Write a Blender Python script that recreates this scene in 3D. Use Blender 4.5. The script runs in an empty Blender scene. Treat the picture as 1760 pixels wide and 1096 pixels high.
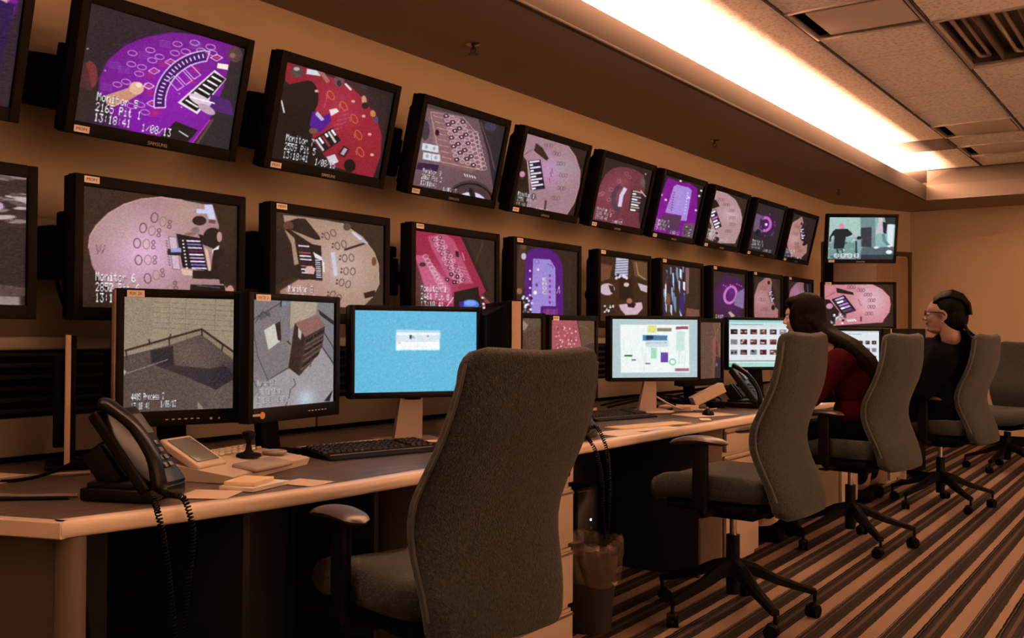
import bpy, bmesh, math, random
import numpy as np
from mathutils import Vector, Matrix
rng = np.random.default_rng(7); random.seed(7)
sc = bpy.context.scene
COL = sc.collection
PI = math.pi
# ------------------------------------------------------------------ camera
FPX = 1689.73
CAMZ = 1.15
r_ = Vector((0.81665566, 0.57709527, 0.00587982)); u_ = Vector((0.00344236, -0.01505877, 0.99988068)); f_ = Vector((-0.57711496, 0.81653798, 0.0142844))
cd = bpy.data.cameras.new('camera'); cam = bpy.data.objects.new('camera', cd); COL.objects.link(cam)
cd.sensor_width = 36.0; cd.lens = FPX / 1760 * 36.0; cd.clip_start = 0.05; cd.clip_end = 100
cam.matrix_world = Matrix(((r_.x, u_.x, -f_.x, 0), (r_.y, u_.y, -f_.y, 0), (r_.z, u_.z, -f_.z, CAMZ), (0, 0, 0, 1)))
sc.camera = cam
# ------------------------------------------------------------------ world, view, lights
sc.view_settings.view_transform = 'Standard'; sc.view_settings.look = 'None'
sc.view_settings.exposure = 0.0; sc.view_settings.gamma = 1.0; sc.view_settings.use_curve_mapping = False
w = bpy.data.worlds.new('world'); sc.world = w; w.use_nodes = True
w.node_tree.nodes['Background'].inputs[0].default_value = (1, .6, .4, 1)
w.node_tree.nodes['Background'].inputs[1].default_value = 0.01
WARM = (1.0, 0.52, 0.335)
def area(name, loc, rot, sx, sy, power, col=WARM, spread=PI):
    l = bpy.data.lights.new(name, 'AREA'); l.shape = 'RECTANGLE'; l.size = sx; l.size_y = sy
    l.energy = power; l.color = col; l.spread = spread
    o = bpy.data.objects.new(name, l); o.location = loc; o.rotation_euler = rot; COL.objects.link(o); return o
COVE_P, ROOM_P = 7600, 24
area('cove_lamp', (-2.62, 4.6, 2.600), (PI, math.radians(-20), 0), 0.12, 11.4, COVE_P)                 # strip in the trough behind the fascia, facing up
area('cove_lamp_end', (-0.2, 10.98, 2.57), (PI, 0, 0), 3.9, 0.07, 30)
area('fill_uplight_right', (2.25, 4.6, 2.60), (PI, math.radians(25), 0), 0.12, 11.4, 520)  # unseen mirrored cove strip, added to lift the general ceiling light
area('fill_wall_strip', (2.25, 5.0, 2.50), (0, math.radians(-35), 0), 0.10, 6.0, 520)      # unseen fill strip, added so the right wall bounces light across the room               
for k, (x, y, p) in enumerate([(0.35, 0.9, ROOM_P*.3), (0.7, 4.3, ROOM_P*.25), (0.6, 7.6, ROOM_P*1.2)]):    # unseen fill lamps added at ceiling height, right of the frame
    area('fill_panel', (x, y, 2.80), (0, 0, 0), 0.55, 1.1, p)

# ------------------------------------------------------------------ helpers
def pz(px, py, z):
    d = f_ + r_*((px-880)/FPX) - u_*((py-548)/FPX); t = (z-CAMZ)/d.z; return Vector((d.x*t, d.y*t, z))
def pd(px, py, dep):
    d = f_ + r_*((px-880)/FPX) - u_*((py-548)/FPX); return Vector((d.x*dep, d.y*dep, CAMZ+d.z*dep))
def py_(px, py, Y):
    d = f_ + r_*((px-880)/FPX) - u_*((py-548)/FPX); t = Y/d.y; return Vector((d.x*t, Y, CAMZ+d.z*t))
def px_(px, py, X):
    d = f_ + r_*((px-880)/FPX) - u_*((py-548)/FPX); t = X/d.x; return Vector((X, d.y*t, CAMZ+d.z*t))
def lin(c):
    c = np.asarray(c, float)/255.0
    return np.where(c <= .04045, c/12.92, ((c+.055)/1.055)**2.4)
MATS = {}
def mat(name, col, rough=.6, metal=0, bump=0, bscale=80, vary=0, vscale=6, spec=.5, sheen=0, alpha=1, coat=0, stretch=None):
    if name in MATS: return MATS[name]
    m = bpy.data.materials.new(name); m.use_nodes = True; nt = m.node_tree; b = nt.nodes['Principled BSDF']
    b.inputs['Base Color'].default_value = (*col, 1); b.inputs['Roughness'].default_value = rough; b.inputs['Metallic'].default_value = metal
    b.inputs['Specular IOR Level'].default_value = spec; b.inputs['Sheen Weight'].default_value = sheen; b.inputs['Coat Weight'].default_value = coat
    tc = nt.nodes.new('ShaderNodeTexCoord'); src = tc.outputs['Object']
    if stretch:
        mp = nt.nodes.new('ShaderNodeMapping'); mp.inputs['Scale'].default_value = stretch; nt.links.new(src, mp.inputs[0]); src = mp.outputs[0]
    if bump:
        n = nt.nodes.new('ShaderNodeTexNoise'); n.inputs['Scale'].default_value = bscale; n.inputs['Detail'].default_value = 3
        bp = nt.nodes.new('ShaderNodeBump'); bp.inputs['Strength'].default_value = bump; bp.inputs['Distance'].default_value = .004
        nt.links.new(src, n.inputs['Vector']); nt.links.new(n.outputs[0], bp.inputs['Height']); nt.links.new(bp.outputs[0], b.inputs['Normal'])
    if vary:
        n = nt.nodes.new('ShaderNodeTexNoise'); n.inputs['Scale'].default_value = vscale; n.inputs['Detail'].default_value = 5
        r = nt.nodes.new('ShaderNodeValToRGB'); r.color_ramp.elements[0].position = .3; r.color_ramp.elements[1].position = .7
        r.color_ramp.elements[0].color = (*[c*(1-vary) for c in col], 1); r.color_ramp.elements[1].color = (*[min(1, c*(1+vary)) for c in col], 1)
        nt.links.new(src, n.inputs['Vector']); nt.links.new(n.outputs[0], r.inputs[0]); nt.links.new(r.outputs[0], b.inputs['Base Color'])
    if alpha < 1: b.inputs['Alpha'].default_value = alpha
    MATS[name] = m; return m
def emis(name, col, s=1):
    m = bpy.data.materials.new(name); m.use_nodes = True; b = m.node_tree.nodes['Principled BSDF']
    b.inputs['Base Color'].default_value = (.01, .01, .01, 1); b.inputs['Emission Color'].default_value = (*col, 1); b.inputs['Emission Strength'].default_value = s; return m

class MB:
    def __init__(s): s.bm = bmesh.new(); s.mi = 0
    def _merge(s, b2, M=None):
        if M is not None: b2.transform(M)
        me = bpy.data.meshes.new('t'); 
        for f in b2.faces: f.material_index = s.mi
        b2.to_mesh(me); b2.free(); s.bm.from_mesh(me); bpy.data.meshes.remove(me); return s
    def box(s, c, size, bev=0, seg=2, rot=None, taper=None):
        b = bmesh.new(); bmesh.ops.create_cube(b, size=1)
        bmesh.ops.scale(b, vec=Vector(size), verts=b.verts)
        if taper:
            for v in b.verts:
                if v.co.z > 0: v.co.x *= taper[0]; v.co.y *= taper[1]
        if bev: bmesh.ops.bevel(b, geom=list(b.edges), offset=bev, segments=seg, affect='EDGES', profile=.5)
        M = Matrix.Translation(Vector(c))
        if rot is not None: M = M @ (rot.to_4x4() if hasattr(rot, 'to_4x4') else Matrix.Rotation(rot, 4, 'Z'))
        return s._merge(b, M)
    def cyl(s, p0, p1, r0, r1=None, n=16, caps=True):
        p0, p1 = Vector(p0), Vector(p1); r1 = r0 if r1 is None else r1; d = p1-p0
        b = bmesh.new(); bmesh.ops.create_cone(b, cap_ends=caps, segments=n, radius1=r0, radius2=r1, depth=d.length)
        q = d.to_track_quat('Z', 'Y').to_matrix().to_4x4()
        return s._merge(b, Matrix.Translation((p0+p1)/2) @ q)
    def sph(s, c, r, n=16, rot=None):
        b = bmesh.new(); bmesh.ops.create_uvsphere(b, u_segments=n, v_segments=max(6, n*2//3), radius=1)
        r = (r, r, r) if isinstance(r, (int, float)) else r
        M = Matrix.Translation(Vector(c)) @ (rot.to_4x4() if rot is not None else Matrix.Identity(4)) @ Matrix.Diagonal((*r, 1))
        return s._merge(b, M)
    def tube(s, pts, r, n=8, caps=True):
        pts = [Vector(p) for p in pts]; rr = r if isinstance(r, (list, tuple)) else [r]*len(pts)
        b = bmesh.new(); rings = []; up = None
        for i, p in enumerate(pts):
            t = (pts[min(i+1, len(pts)-1)]-pts[max(i-1, 0)]).normalized()
            if up is None: up = Vector((0, 0, 1)) if abs(t.z) < .9 else Vector((1, 0, 0))
            a = (up - t*up.dot(t)).normalized(); up = a; c = t.cross(a)
            rings.append([b.verts.new(p + a*math.cos(2*PI*k/n)*rr[i] + c*math.sin(2*PI*k/n)*rr[i]) for k in range(n)])
        for A, B in zip(rings, rings[1:]):
            for k in range(n): b.faces.new((A[k], A[(k+1) % n], B[(k+1) % n], B[k]))
        if caps: b.faces.new(rings[0][::-1]); b.faces.new(rings[-1])
        bmesh.ops.recalc_face_normals(b, faces=b.faces)
        return s._merge(b)
    def lathe(s, prof, c=(0, 0, 0), n=24):
        b = bmesh.new(); c = Vector(c); rings = [[b.verts.new(c+Vector((r*math.cos(2*PI*k/n), r*math.sin(2*PI*k/n), z))) for k in range(n)] for r, z in prof]
        for A, B in zip(rings, rings[1:]):
            for k in range(n): b.faces.new((A[k], A[(k+1) % n], B[(k+1) % n], B[k]))
        b.faces.new(rings[0][::-1]); b.faces.new(rings[-1]); bmesh.ops.recalc_face_normals(b, faces=b.faces)
        return s._merge(b)
    def prism(s, poly, z0, z1, M=None):
        b = bmesh.new(); A = [b.verts.new((x, y, z0)) for x, y in poly]; B = [b.verts.new((x, y, z1)) for x, y in poly]; n = len(poly)
        for k in range(n): b.faces.new((A[k], A[(k+1) % n], B[(k+1) % n], B[k]))
        b.faces.new(A[::-1]); b.faces.new(B); bmesh.ops.recalc_face_normals(b, faces=b.faces)
        return s._merge(b, M)
    def rings(s, rs, cap=True):
        b = bmesh.new(); R = [[b.verts.new(Vector(p)) for p in r] for r in rs]; n = len(rs[0])
        for A, B in zip(R, R[1:]):
            for k in range(n): b.faces.new((A[k], A[(k+1) % n], B[(k+1) % n], B[k]))
        if cap: b.faces.new(R[0][::-1]); b.faces.new(R[-1])
        bmesh.ops.recalc_face_normals(b, faces=b.faces); return s._merge(b)
    def quad(s, *p):
        b = bmesh.new(); b.faces.new([b.verts.new(Vector(q)) for q in p]); return s._merge(b)
    def build(s, name, mats, parent=None, smooth=True, ang=38, M=None):
        me = bpy.data.meshes.new(name)
        if M is not None: s.bm.transform(M)
        s.bm.to_mesh(me); s.bm.free()
        for m in (mats if isinstance(mats, (list, tuple)) else [mats]): me.materials.append(m)
        if smooth:
            me.polygons.foreach_set('use_smooth', [True]*len(me.polygons)); me.set_sharp_from_angle(angle=math.radians(ang))
        o = bpy.data.objects.new(name, me); COL.objects.link(o)
        if parent: o.parent = parent
        return o
def tag(o, label=None, cat=None, group=None, kind=None):
    if label: o['label'] = label
    if cat: o['category'] = cat
    if group: o['group'] = group
    if kind: o['kind'] = kind
    return o
def thing(name, label, cat, loc=(0, 0, 0), rz=0, group=None):
    o = bpy.data.objects.new(name, None); o.empty_display_size = .1; COL.objects.link(o); o.location = loc; o.rotation_euler = (0, 0, rz)
    return tag(o, label, cat, group)
def copy_tree(o, parent=None):
    c = o.copy(); COL.objects.link(c)
    if parent: c.parent = parent
    for ch in o.children: copy_tree(ch, c)
    return c
def curve(pts, n=24):
    pts = [Vector(p) for p in pts]; P = [pts[0]]+pts+[pts[-1]]; out = []; seg = len(pts)-1
    for i in range(seg):
        a, b, c, d = P[i:i+4]; m = max(2, n//seg)
        for k in range(m):
            t = k/m; out.append(.5*((2*b)+(c-a)*t+(2*a-5*b+4*c-d)*t*t+(3*b-a-3*c+d)*t**3))
    out.append(pts[-1]); return out

# ------------------------------------------------------------------ materials
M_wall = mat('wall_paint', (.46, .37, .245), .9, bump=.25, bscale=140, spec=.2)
M_soff = mat('shaded_soffit_paint', (.27, .21, .155), .9, bump=.2, bscale=120, spec=.2)  # wall paint darkened: shade of the underside put into the colour
M_fasc = mat('dimmed_fascia_paint', (.090, .072, .056), .85, bump=.1, bscale=120, spec=.2)  # wall paint darkened further: dimmer cove light put into the colour
M_black = mat('black_plastic', (.0035, .003, .003), .45, spec=.09)
M_blackm = mat('matte_black', (.0022, .002, .002), .7, spec=.05)
M_bezel = mat('bezel_charcoal', (.0065, .0048, .004), .6, spec=.06)
M_tan = mat('tan_laminate', (.36, .29, .22), .5, bump=.05)
M_trim = mat('beige_edge_trim', (.78, .66, .54), .24, bump=.03)
M_beige = mat('beige_plastic', (.62, .55, .44), .45)
M_desk = mat('brown_woodgrain', (.070, .050, .038), .42, vary=.75, vscale=16, stretch=(4, .5, 1), coat=.1)
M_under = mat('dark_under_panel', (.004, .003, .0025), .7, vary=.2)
M_fab = mat('teal_grey_fabric', (.030, .034, .030), 1.0, bump=1.0, bscale=260, vary=.42, vscale=120, spec=.1, sheen=.12)
M_chrome = mat('chrome', (.6, .6, .6), .2, metal=1)
M_paper = mat('paper', (.85, .80, .70), .8)
M_sticker = mat('cream_sticker', (.9, .82, .70), .6)
M_ink = mat('dark_ink', (.03, .02, .02), .7)
M_logo = mat('grey_logo_print', (.45, .42, .38), .5)
M_skin1 = mat('light_skin', (.62, .42, .34), .55)
M_skin2 = mat('brown_skin', (.19, .115, .085), .45)
M_hair1 = mat('dark_brown_hair', (.0045, .002, .0014), .6, spec=.05, bump=.8, bscale=60, stretch=(6, 6, .6), vary=.4, vscale=20)
M_hair2 = mat('black_hair', (.0025, .002, .002), .6, spec=.05, bump=.6, bscale=60)
M_red = mat('dark_red_knit', (.030, .0020, .0045), .95, spec=.04, bump=.4, bscale=60, vary=.2)
M_jacket = mat('black_fleece', (.0018, .0018, .002), .95, bump=.5, bscale=45, spec=.03)
M_trous = mat('black_trousers', (.002, .0018, .002), .95, spec=.03)

# ------------------------------------------------------------------ room shell
ZS, ZF, ZC, XS, XW, YE, YEND = 2.52, 2.6725, 2.827, -2.323, -3.20, 10.558, 11.47
XR, YB = 3.0, -1.6
CX, CY = -3.20, 10.35           # start of the angled corner wall
DX = -2.69                      # its far end on the end wall
def struct(name, mb, m, **k):
    o = mb.build(name, m, **k); tag(o, kind='structure'); return o
STRIPE_K, STRIPE_0 = -0.013, -1.038
# carpet: woven stripes running the length of the room
m = bpy.data.materials.new('striped_carpet'); m.use_nodes = True; nt = m.node_tree; b = nt.nodes['Principled BSDF']; b.inputs['Roughness'].default_value = .95; b.inputs['Specular IOR Level'].default_value = .1
tc = nt.nodes.new('ShaderNodeTexCoord'); sx = nt.nodes.new('ShaderNodeSeparateXYZ'); nt.links.new(tc.outputs['Object'], sx.inputs[0])
def mth(op, a, b_=None):
    n = nt.nodes.new('ShaderNodeMath'); n.operation = op
    for i, v in enumerate((a, b_)):
        if v is None: continue
        if isinstance(v, (int, float)): n.inputs[i].default_value = v
        else: nt.links.new(v, n.inputs[i])
    return n.outputs[0]
nz = nt.nodes.new('ShaderNodeTexNoise'); nz.inputs['Scale'].default_value = 60
mp = nt.nodes.new('ShaderNodeMapping'); mp.inputs['Scale'].default_value = (1, .25, 1); nt.links.new(tc.outputs['Object'], mp.inputs[0]); nt.links.new(mp.outputs[0], nz.inputs[0])
xx = mth('ADD', mth('SUBTRACT', sx.outputs['X'], mth('MULTIPLY', sx.outputs['Y'], STRIPE_K)), mth('MULTIPLY', mth('SUBTRACT', nz.outputs[0], .5), .008))
ph = mth('FRACT', mth('DIVIDE', mth('ADD', xx, 10.28 - STRIPE_0), .257))
cr = nt.nodes.new('ShaderNodeValToRGB'); cr.color_ramp.interpolation = 'CONSTANT'; nt.links.new(ph, cr.inputs[0])
TAN, DK, BK, LT = (.345, .240, .168), (.032, .026, .020), (.004, .003, .003), (.20, .15, .11)
stops = [(0, TAN), (.235, BK), (.25, LT), (.262, DK), (.33, LT), (.338, DK), (.43, BK), (.44, DK), (.535, TAN), (.665, BK), (.70, LT), (.708, BK), (.74, DK), (.80, (.10, .07, .05)), (.86, DK), (.93, BK), (.94, DK), (.985, BK)]
els = cr.color_ramp.elements; els[0].position = 0; els[0].color = (*TAN, 1); els[1].position = stops[1][0]; els[1].color = (*stops[1][1], 1)
for p_, c_ in stops[2:]:
    e = els.new(p_); e.color = (*c_, 1)
n2 = nt.nodes.new('ShaderNodeTexNoise'); n2.inputs['Scale'].default_value = 220; nt.links.new(tc.outputs['Object'], n2.inputs[0])
mx = nt.nodes.new('ShaderNodeMix'); mx.data_type = 'RGBA'; mx.blend_type = 'MULTIPLY'; mx.inputs[0].default_value = .75
nt.links.new(cr.outputs[0], mx.inputs[6]); nt.links.new(n2.outputs[0], mx.inputs[7]); nt.links.new(mx.outputs[2], b.inputs['Base Color'])
bp = nt.nodes.new('ShaderNodeBump'); bp.inputs['Strength'].default_value = .6; bp.inputs['Distance'].default_value = .004; nt.links.new(n2.outputs[0], bp.inputs['Height']); nt.links.new(bp.outputs[0], b.inputs['Normal'])
struct('floor', MB().quad((XW-.2, YB-.2, 0), (XR+.2, YB-.2, 0), (XR+.2, YEND+.3, 0), (XW-.2, YEND+.3, 0)), m, smooth=False)
H = 2.9
struct('wall_left', MB().box((XW-.06, (YB+CY)/2, H/2), (.12, CY-YB+.24, H)), M_wall, smooth=False)
a = Vector((CX, CY, 0)); b_ = Vector((DX, YEND, 0)); dv = (b_-a).normalized(); nv = Vector((dv.y, -dv.x, 0))
mid = (a+b_)/2 - nv*.06
struct('wall_corner', MB().box((mid.x, mid.y, H/2), ((b_-a).length, .12, H), rot=math.atan2(dv.y, dv.x)), M_wall, smooth=False)
struct('wall_end', MB().box(((DX+XR)/2, YEND+.06, H/2), (XR-DX+.3, .12, H)), M_wall, smooth=False)
struct('wall_right', MB().box((XR+.06, (YB+YEND)/2, H/2), (.12, YEND-YB, H)), mat('pale_wall_paint', (.75, .68, .55), .9), smooth=False)
struct('wall_near', MB().box(((XW+XR)/2, YB-.06, H/2), (XR-XW+.2, .12, H)), M_wall, smooth=False)
# door in the angled wall (mostly hidden behind the end monitors)
R3 = Matrix.Rotation(math.atan2(dv.y, dv.x), 4, 'Z'); o0 = b_ - dv*.02 + nv*.005
def dl(u, v, z): q = b_ - dv*u + nv*v; return (q.x, q.y, z)
mb = MB()
mb.box(dl(.035, .012, 1.02), (.05, .035, 2.04), .004, rot=math.atan2(dv.y, dv.x)); mb.box(dl(.93, .012, 1.02), (.05, .035, 2.04), .004, rot=math.atan2(dv.y, dv.x)); mb.box(dl(.48, .012, 2.045), (.95, .035, .05), .004, rot=math.atan2(dv.y, dv.x))
dr = struct('door_1', mb, mat('dark_door_frame', (.05, .032, .022), .5))
MB().box(dl(.48, .008, 1.01), (.86, .02, 2.0), .002, rot=math.atan2(dv.y, dv.x)).build('door_leaf', mat('brown_door', (.30, .20, .12), .5, vary=.15, stretch=(8, 8, .5)), dr)
mb = MB(); mb.box(((DX+XR)/2, YEND-.008, .05), (XR-DX, .016, .10), .003)
struct('baseboard_end', mb, M_blackm)
struct('baseboard_left', MB().box((XW+.008, (YB+CY)/2, .05), (.016, CY-YB, .10), .003), M_blackm)
# soffit over the monitors with its fascia and light trough; the end soffit
mb = MB()
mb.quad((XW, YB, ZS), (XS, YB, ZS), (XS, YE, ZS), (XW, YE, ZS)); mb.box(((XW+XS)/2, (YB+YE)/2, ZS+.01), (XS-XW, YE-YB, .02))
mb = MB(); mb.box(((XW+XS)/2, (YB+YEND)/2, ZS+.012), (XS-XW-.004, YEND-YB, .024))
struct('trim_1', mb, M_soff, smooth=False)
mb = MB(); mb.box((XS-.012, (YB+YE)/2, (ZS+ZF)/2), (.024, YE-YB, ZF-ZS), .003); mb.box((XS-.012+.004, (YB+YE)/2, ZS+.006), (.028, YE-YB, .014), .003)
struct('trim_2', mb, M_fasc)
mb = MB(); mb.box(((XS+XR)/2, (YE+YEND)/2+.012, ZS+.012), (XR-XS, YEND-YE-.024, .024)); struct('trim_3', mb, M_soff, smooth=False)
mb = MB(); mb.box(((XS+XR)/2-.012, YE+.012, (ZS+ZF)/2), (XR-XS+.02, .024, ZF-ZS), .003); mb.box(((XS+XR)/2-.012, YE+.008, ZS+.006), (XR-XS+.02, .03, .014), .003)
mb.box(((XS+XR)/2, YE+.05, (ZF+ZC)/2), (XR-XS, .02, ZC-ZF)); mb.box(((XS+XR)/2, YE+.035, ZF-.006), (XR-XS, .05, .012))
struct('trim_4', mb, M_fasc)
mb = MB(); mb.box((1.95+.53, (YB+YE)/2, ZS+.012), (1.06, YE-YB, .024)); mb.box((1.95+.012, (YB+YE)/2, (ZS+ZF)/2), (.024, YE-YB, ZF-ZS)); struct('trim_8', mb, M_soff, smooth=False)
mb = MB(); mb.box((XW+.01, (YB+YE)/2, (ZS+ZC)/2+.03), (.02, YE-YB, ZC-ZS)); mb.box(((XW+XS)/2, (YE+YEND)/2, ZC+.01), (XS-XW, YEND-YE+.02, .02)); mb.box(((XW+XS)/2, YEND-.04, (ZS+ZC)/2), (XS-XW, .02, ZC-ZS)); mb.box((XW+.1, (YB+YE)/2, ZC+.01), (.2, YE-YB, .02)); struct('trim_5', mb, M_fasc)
# suspended ceiling: tiles, main runners with their shade put into the colour, pale cross lines
def tile_mat():
    m = bpy.data.materials.new('ceiling_tile'); m.use_nodes = True; nt = m.node_tree; b = nt.nodes['Principled BSDF']; b.inputs['Roughness'].default_value = .95; b.inputs['Specular IOR Level'].default_value = .1
    tc = nt.nodes.new('ShaderNodeTexCoord'); v = nt.nodes.new('ShaderNodeTexVoronoi'); v.inputs['Scale'].default_value = 75; n = nt.nodes.new('ShaderNodeTexNoise'); n.inputs['Scale'].default_value = 45; n.inputs['Detail'].default_value = 6
    nt.links.new(tc.outputs['Object'], v.inputs[0]); nt.links.new(tc.outputs['Object'], n.inputs[0])
    r = nt.nodes.new('ShaderNodeValToRGB'); r.color_ramp.elements[0].position = .38; r.color_ramp.elements[0].color = (.62, .60, .54, 1); r.color_ramp.elements[1].position = .5; r.color_ramp.elements[1].color = (.85, .83, .77, 1)
    nt.links.new(n.outputs[0], r.inputs[0]); nt.links.new(r.outputs[0], b.inputs['Base Color'])
    bp = nt.nodes.new('ShaderNodeBump'); bp.inputs['Strength'].default_value = .5; bp.inputs['Distance'].default_value = .003; nt.links.new(n.outputs[0], bp.inputs['Height']); nt.links.new(bp.outputs[0], b.inputs['Normal']); return m
M_tile = tile_mat()
struct('ceiling', MB().box(((XW+XR)/2, (YB+YEND)/2, ZC+.150), (XR-XW+.2, YEND-YB+.2, .05)), M_black, smooth=False)
X1, Y1, TX, TY = -1.805, 5.547, .60, .56
xs = [X1 + TX*i for i in range(-2, 9)]; ys = [Y1 + TY*j for j in range(-13, 10)]
skip = {(2, 13), (2, 14), (1, 11), (1, 12), (0, 18), (1, 17), (1, 19), (2, 19)}
mb = MB()
for i, x in enumerate(xs[:-1]):
    for j, y in enumerate(ys[:-1]):
        # panels of the air grilles and light fittings stand in for their tiles
        if (round((x-X1)/TX), round((y-Y1)/TY)) in {(1, 0), (1, 1), (0, -1), (0, 5), (0, 7), (-1, 6)}: continue
        x0, x1 = max(x, XW+.05)+.009, x+TX-.009; y0, y1 = y+.004, min(y+TY, YE-.002)-.004
        if y1-y0 < .05 or x1-x0 < .05: continue
        mb.box(((x0+x1)/2, (y0+y1)/2, ZC+.010), (x1-x0, y1-y0, .02), .0)
t = mb.build('ceiling_panels', M_tile, smooth=False); tag(t, kind='structure'); t.name = 'ceiling_tiles'
mb = MB()
for x in xs[2:]: mb.box((x, (YB+YE)/2, ZC+.004), (.007, YE-YB, .03))
struct('trim_6', mb, mat('shaded_runner', (.03, .022, .018), .6), smooth=False)
mb = MB()
for y in ys:
    if y < YE and abs(y-Y1-TY) > .01: mb.box((.3, y, ZC+.003), (5.6, .010, .010))
mb.box((-1.85, Y1+TY, ZC+.003), (1.27, .010, .010)); mb.box((1.1, Y1+TY, ZC+.003), (3.4, .010, .010))
struct('trim_7', mb, mat('pale_cross_bar', (.72, .66, .56), .6), smooth=False)
# ceiling fittings
M_metal = mat('louvre_metal', (.45, .42, .38), .35, metal=.6)
def troffer(x0, y0, x1, y1, label):
    t = thing('ceiling_light', label, 'ceiling light', ((x0+x1)/2, (y0+y1)/2, ZC), 0, None); cx, cy = 0, 0; W, L = x1-x0, y1-y0
    mb = MB()
    for sx_ in (-1, 1): mb.box((sx_*(W/2-.012), 0, .005), (.022, L-.01, .03), .002)
    for sy_ in (-1, 1): mb.box((0, sy_*(L/2-.012), .005), (W-.05, .022, .03), .002)
    mb.build('frame', M_metal, t)
    mb = MB(); mb.box((0, 0, .105), (W-.02, L-.02, .004)); [mb.box((g*(W/2-.012), 0, .06), (.004, L-.02, .09)) for g in (-1, 1)]; [mb.box((0, g*(L/2-.012), .06), (W-.02, .004, .09)) for g in (-1, 1)]
    for sx_ in (-.5, .5): mb.box((sx_*W*.36, 0, .055), (.006, L-.03, .09))
    mb.build('reflector', mat('dark_reflector', (.10, .08, .06), .45, metal=.3), t)  # dark base colour for the inside of the fitting
    for sx_ in (-.68, 0, .68):
        x = sx_*W*.5
        p = [(x-.03, -L/2+.03, .05), (x-.03, L/2-.09, .05)] + [(x-.03*math.cos(a), L/2-.09+.03*math.sin(a), .05) for a in np.linspace(.2, PI-.2, 7)] + [(x+.03, L/2-.09, .05), (x+.03, -L/2+.03, .05)]
        MB().tube(p, .013, 10).build('tube', mat('unlit_tube', (.30, .26, .22), .3), t)
    return t
troffer(X1+TX, Y1, X1+2*TX, Y1+2*TY, 'large unlit ceiling light with bent tubes near the top right corner')
def diffuser(x0, y0, label):
    t = thing('ceiling_vent', label, 'air vent', (x0+TX/2, y0+TY/2, ZC), 0)
    mb = MB(); mb.box((.035, -.01, -.004), (TX-.13, TY-.13, .008), .003); mb.build('face_plate', mat('vent_plate', (.52, .47, .40), .5), t)
    mb = MB(); mb.box((0, 0, .080), (TX-.012, TY-.012, .004)); [mb.box((g*(TX/2-.008), 0, .05), (.004, TY-.012, .06)) for g in (-1, 1)]; [mb.box((0, g*(TY/2-.008), .05), (TX-.012, .004, .06)) for g in (-1, 1)]; mb.build('duct_plate', M_blackm, t)
    mb = MB()
    for sx_ in (-1, 1): mb.box((sx_*(TX/2-.012), 0, .004), (.016, TY-.012, .03), .002)
    for sy_ in (-1, 1): mb.box((0, sy_*(TY/2-.012), .004), (TX-.04, .016, .03), .002)
    mb.build('frame', M_metal, t)
    for sx_ in (-.2, .2): MB().cyl((sx_, 0, -.006), (sx_, 0, .078), .004).build('hanger', M_chrome, t)
diffuser(X1, Y1-TY, 'square ceiling air vent cut off by the top photo edge beside the bright cove')
diffuser(X1, Y1+5*TY, 'nearer of two square ceiling air vents with a dark slot at the far end')
diffuser(X1, Y1+7*TY-.10, 'farther of two square ceiling air vents with a dark slot by the end soffit')
t = thing('return_grille', 'grey grille panel set in the brightly lit strip of ceiling at the far end', 'air vent', (X1-TX/2, Y1+6.5*TY, ZC))
mb = MB()
for k in range(14): mb.box((0, -.25+k*.0385, .004), (TX-.06, .016, .014), rot=Matrix.Rotation(.6, 3, 'X'))
mb.build('slats', mat('grille_grey', (.12, .11, .10), .6), t)
mb = MB(); mb.box((0, 0, .02), (TX-.02, TY-.02, .004)); mb.build('backing', M_blackm, t)
mb = MB()
for s_ in (-1, 1): mb.box((s_*(TX/2-.015), 0, .002), (.024, TY-.02, .012)); mb.box((0, s_*(TY/2-.015), .002), (TX-.05, .024, .012))
mb.build('frame', mat('grille_grey', 0), t)
for k, (y, lab) in enumerate([(3.68, 'nearest sprinkler head on the soffit above the monitor wall'), (6.48, 'middle sprinkler head on the soffit above the monitor wall'), (9.34, 'farthest small sprinkler head on the soffit near the end wall')]):
    t = thing('sprinkler_head', lab, 'sprinkler', (-2.835, y, ZS-.0), 0, 'sprinkler heads on the soffit')
    MB().lathe([(.035, 0), (.035, -.004), (.022, -.010), (.010, -.012)], n=20).build('escutcheon', M_chrome, t)
    mb = MB().cyl((0, 0, -.008), (0, 0, -.028), .008); mb.tube([(.012, 0, -.02), (.016, 0, -.034), (0, 0, -.05)], .0025, 6).tube([(-.012, 0, -.02), (-.016, 0, -.034), (0, 0, -.05)], .0025, 6)
    mb.build('nozzle', mat('sprinkler_bronze', (.08, .05, .035), .4, metal=.8), t)
    mb = MB().cyl((0, 0, -.049), (0, 0, -.051), .018, n=12)
    for q in range(8): mb.box((.02*math.cos(q*PI/4), .02*math.sin(q*PI/4), -.05), (.010, .004, .0015), rot=q*PI/4)
    mb.build('deflector', mat('sprinkler_bronze', 0), t)
# ------------------------------------------------------------------ pictures on the screens
FONT = {'0':'0E11131519110E','1':'040C040404040E','2':'0E11010204081F','3':'1F02040201110E','4':'02060A121F0202','5':'1F101E0101110E','6':'0608101E11110E','7':'1F010204080808','8':'0E11110E11110E','9':'0E11110F01020C',
 ':':'00040400040400','/':'00010204081000','M':'111B1515111111','o':'00000E1111110E','n':'00001619111111','i':'04000C0404040E','t':'08081C08080906','r':'00001619101010','P':'1E11111E101010','C':'0E11101010110E',
 'a':'00000E010F110F','s':'00000E100E011E','h':'10101619111111','R':'1E11111E141211','m':'00001A15151515','e':'00000E111F100E','c':'00000E1010110E',' ':'00000000000000','-':'0000001F000000','S':'0F10100E01011E','A':'0E11111F111111','U':'1111111111110E','N':'11191513111111','G':'0E11101713110F','O':'0E11111111110E','E':'1F10101E10101F','T':'1F040404040404','I':'0E04040404040E','D':'1C12111111121C'}
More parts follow.
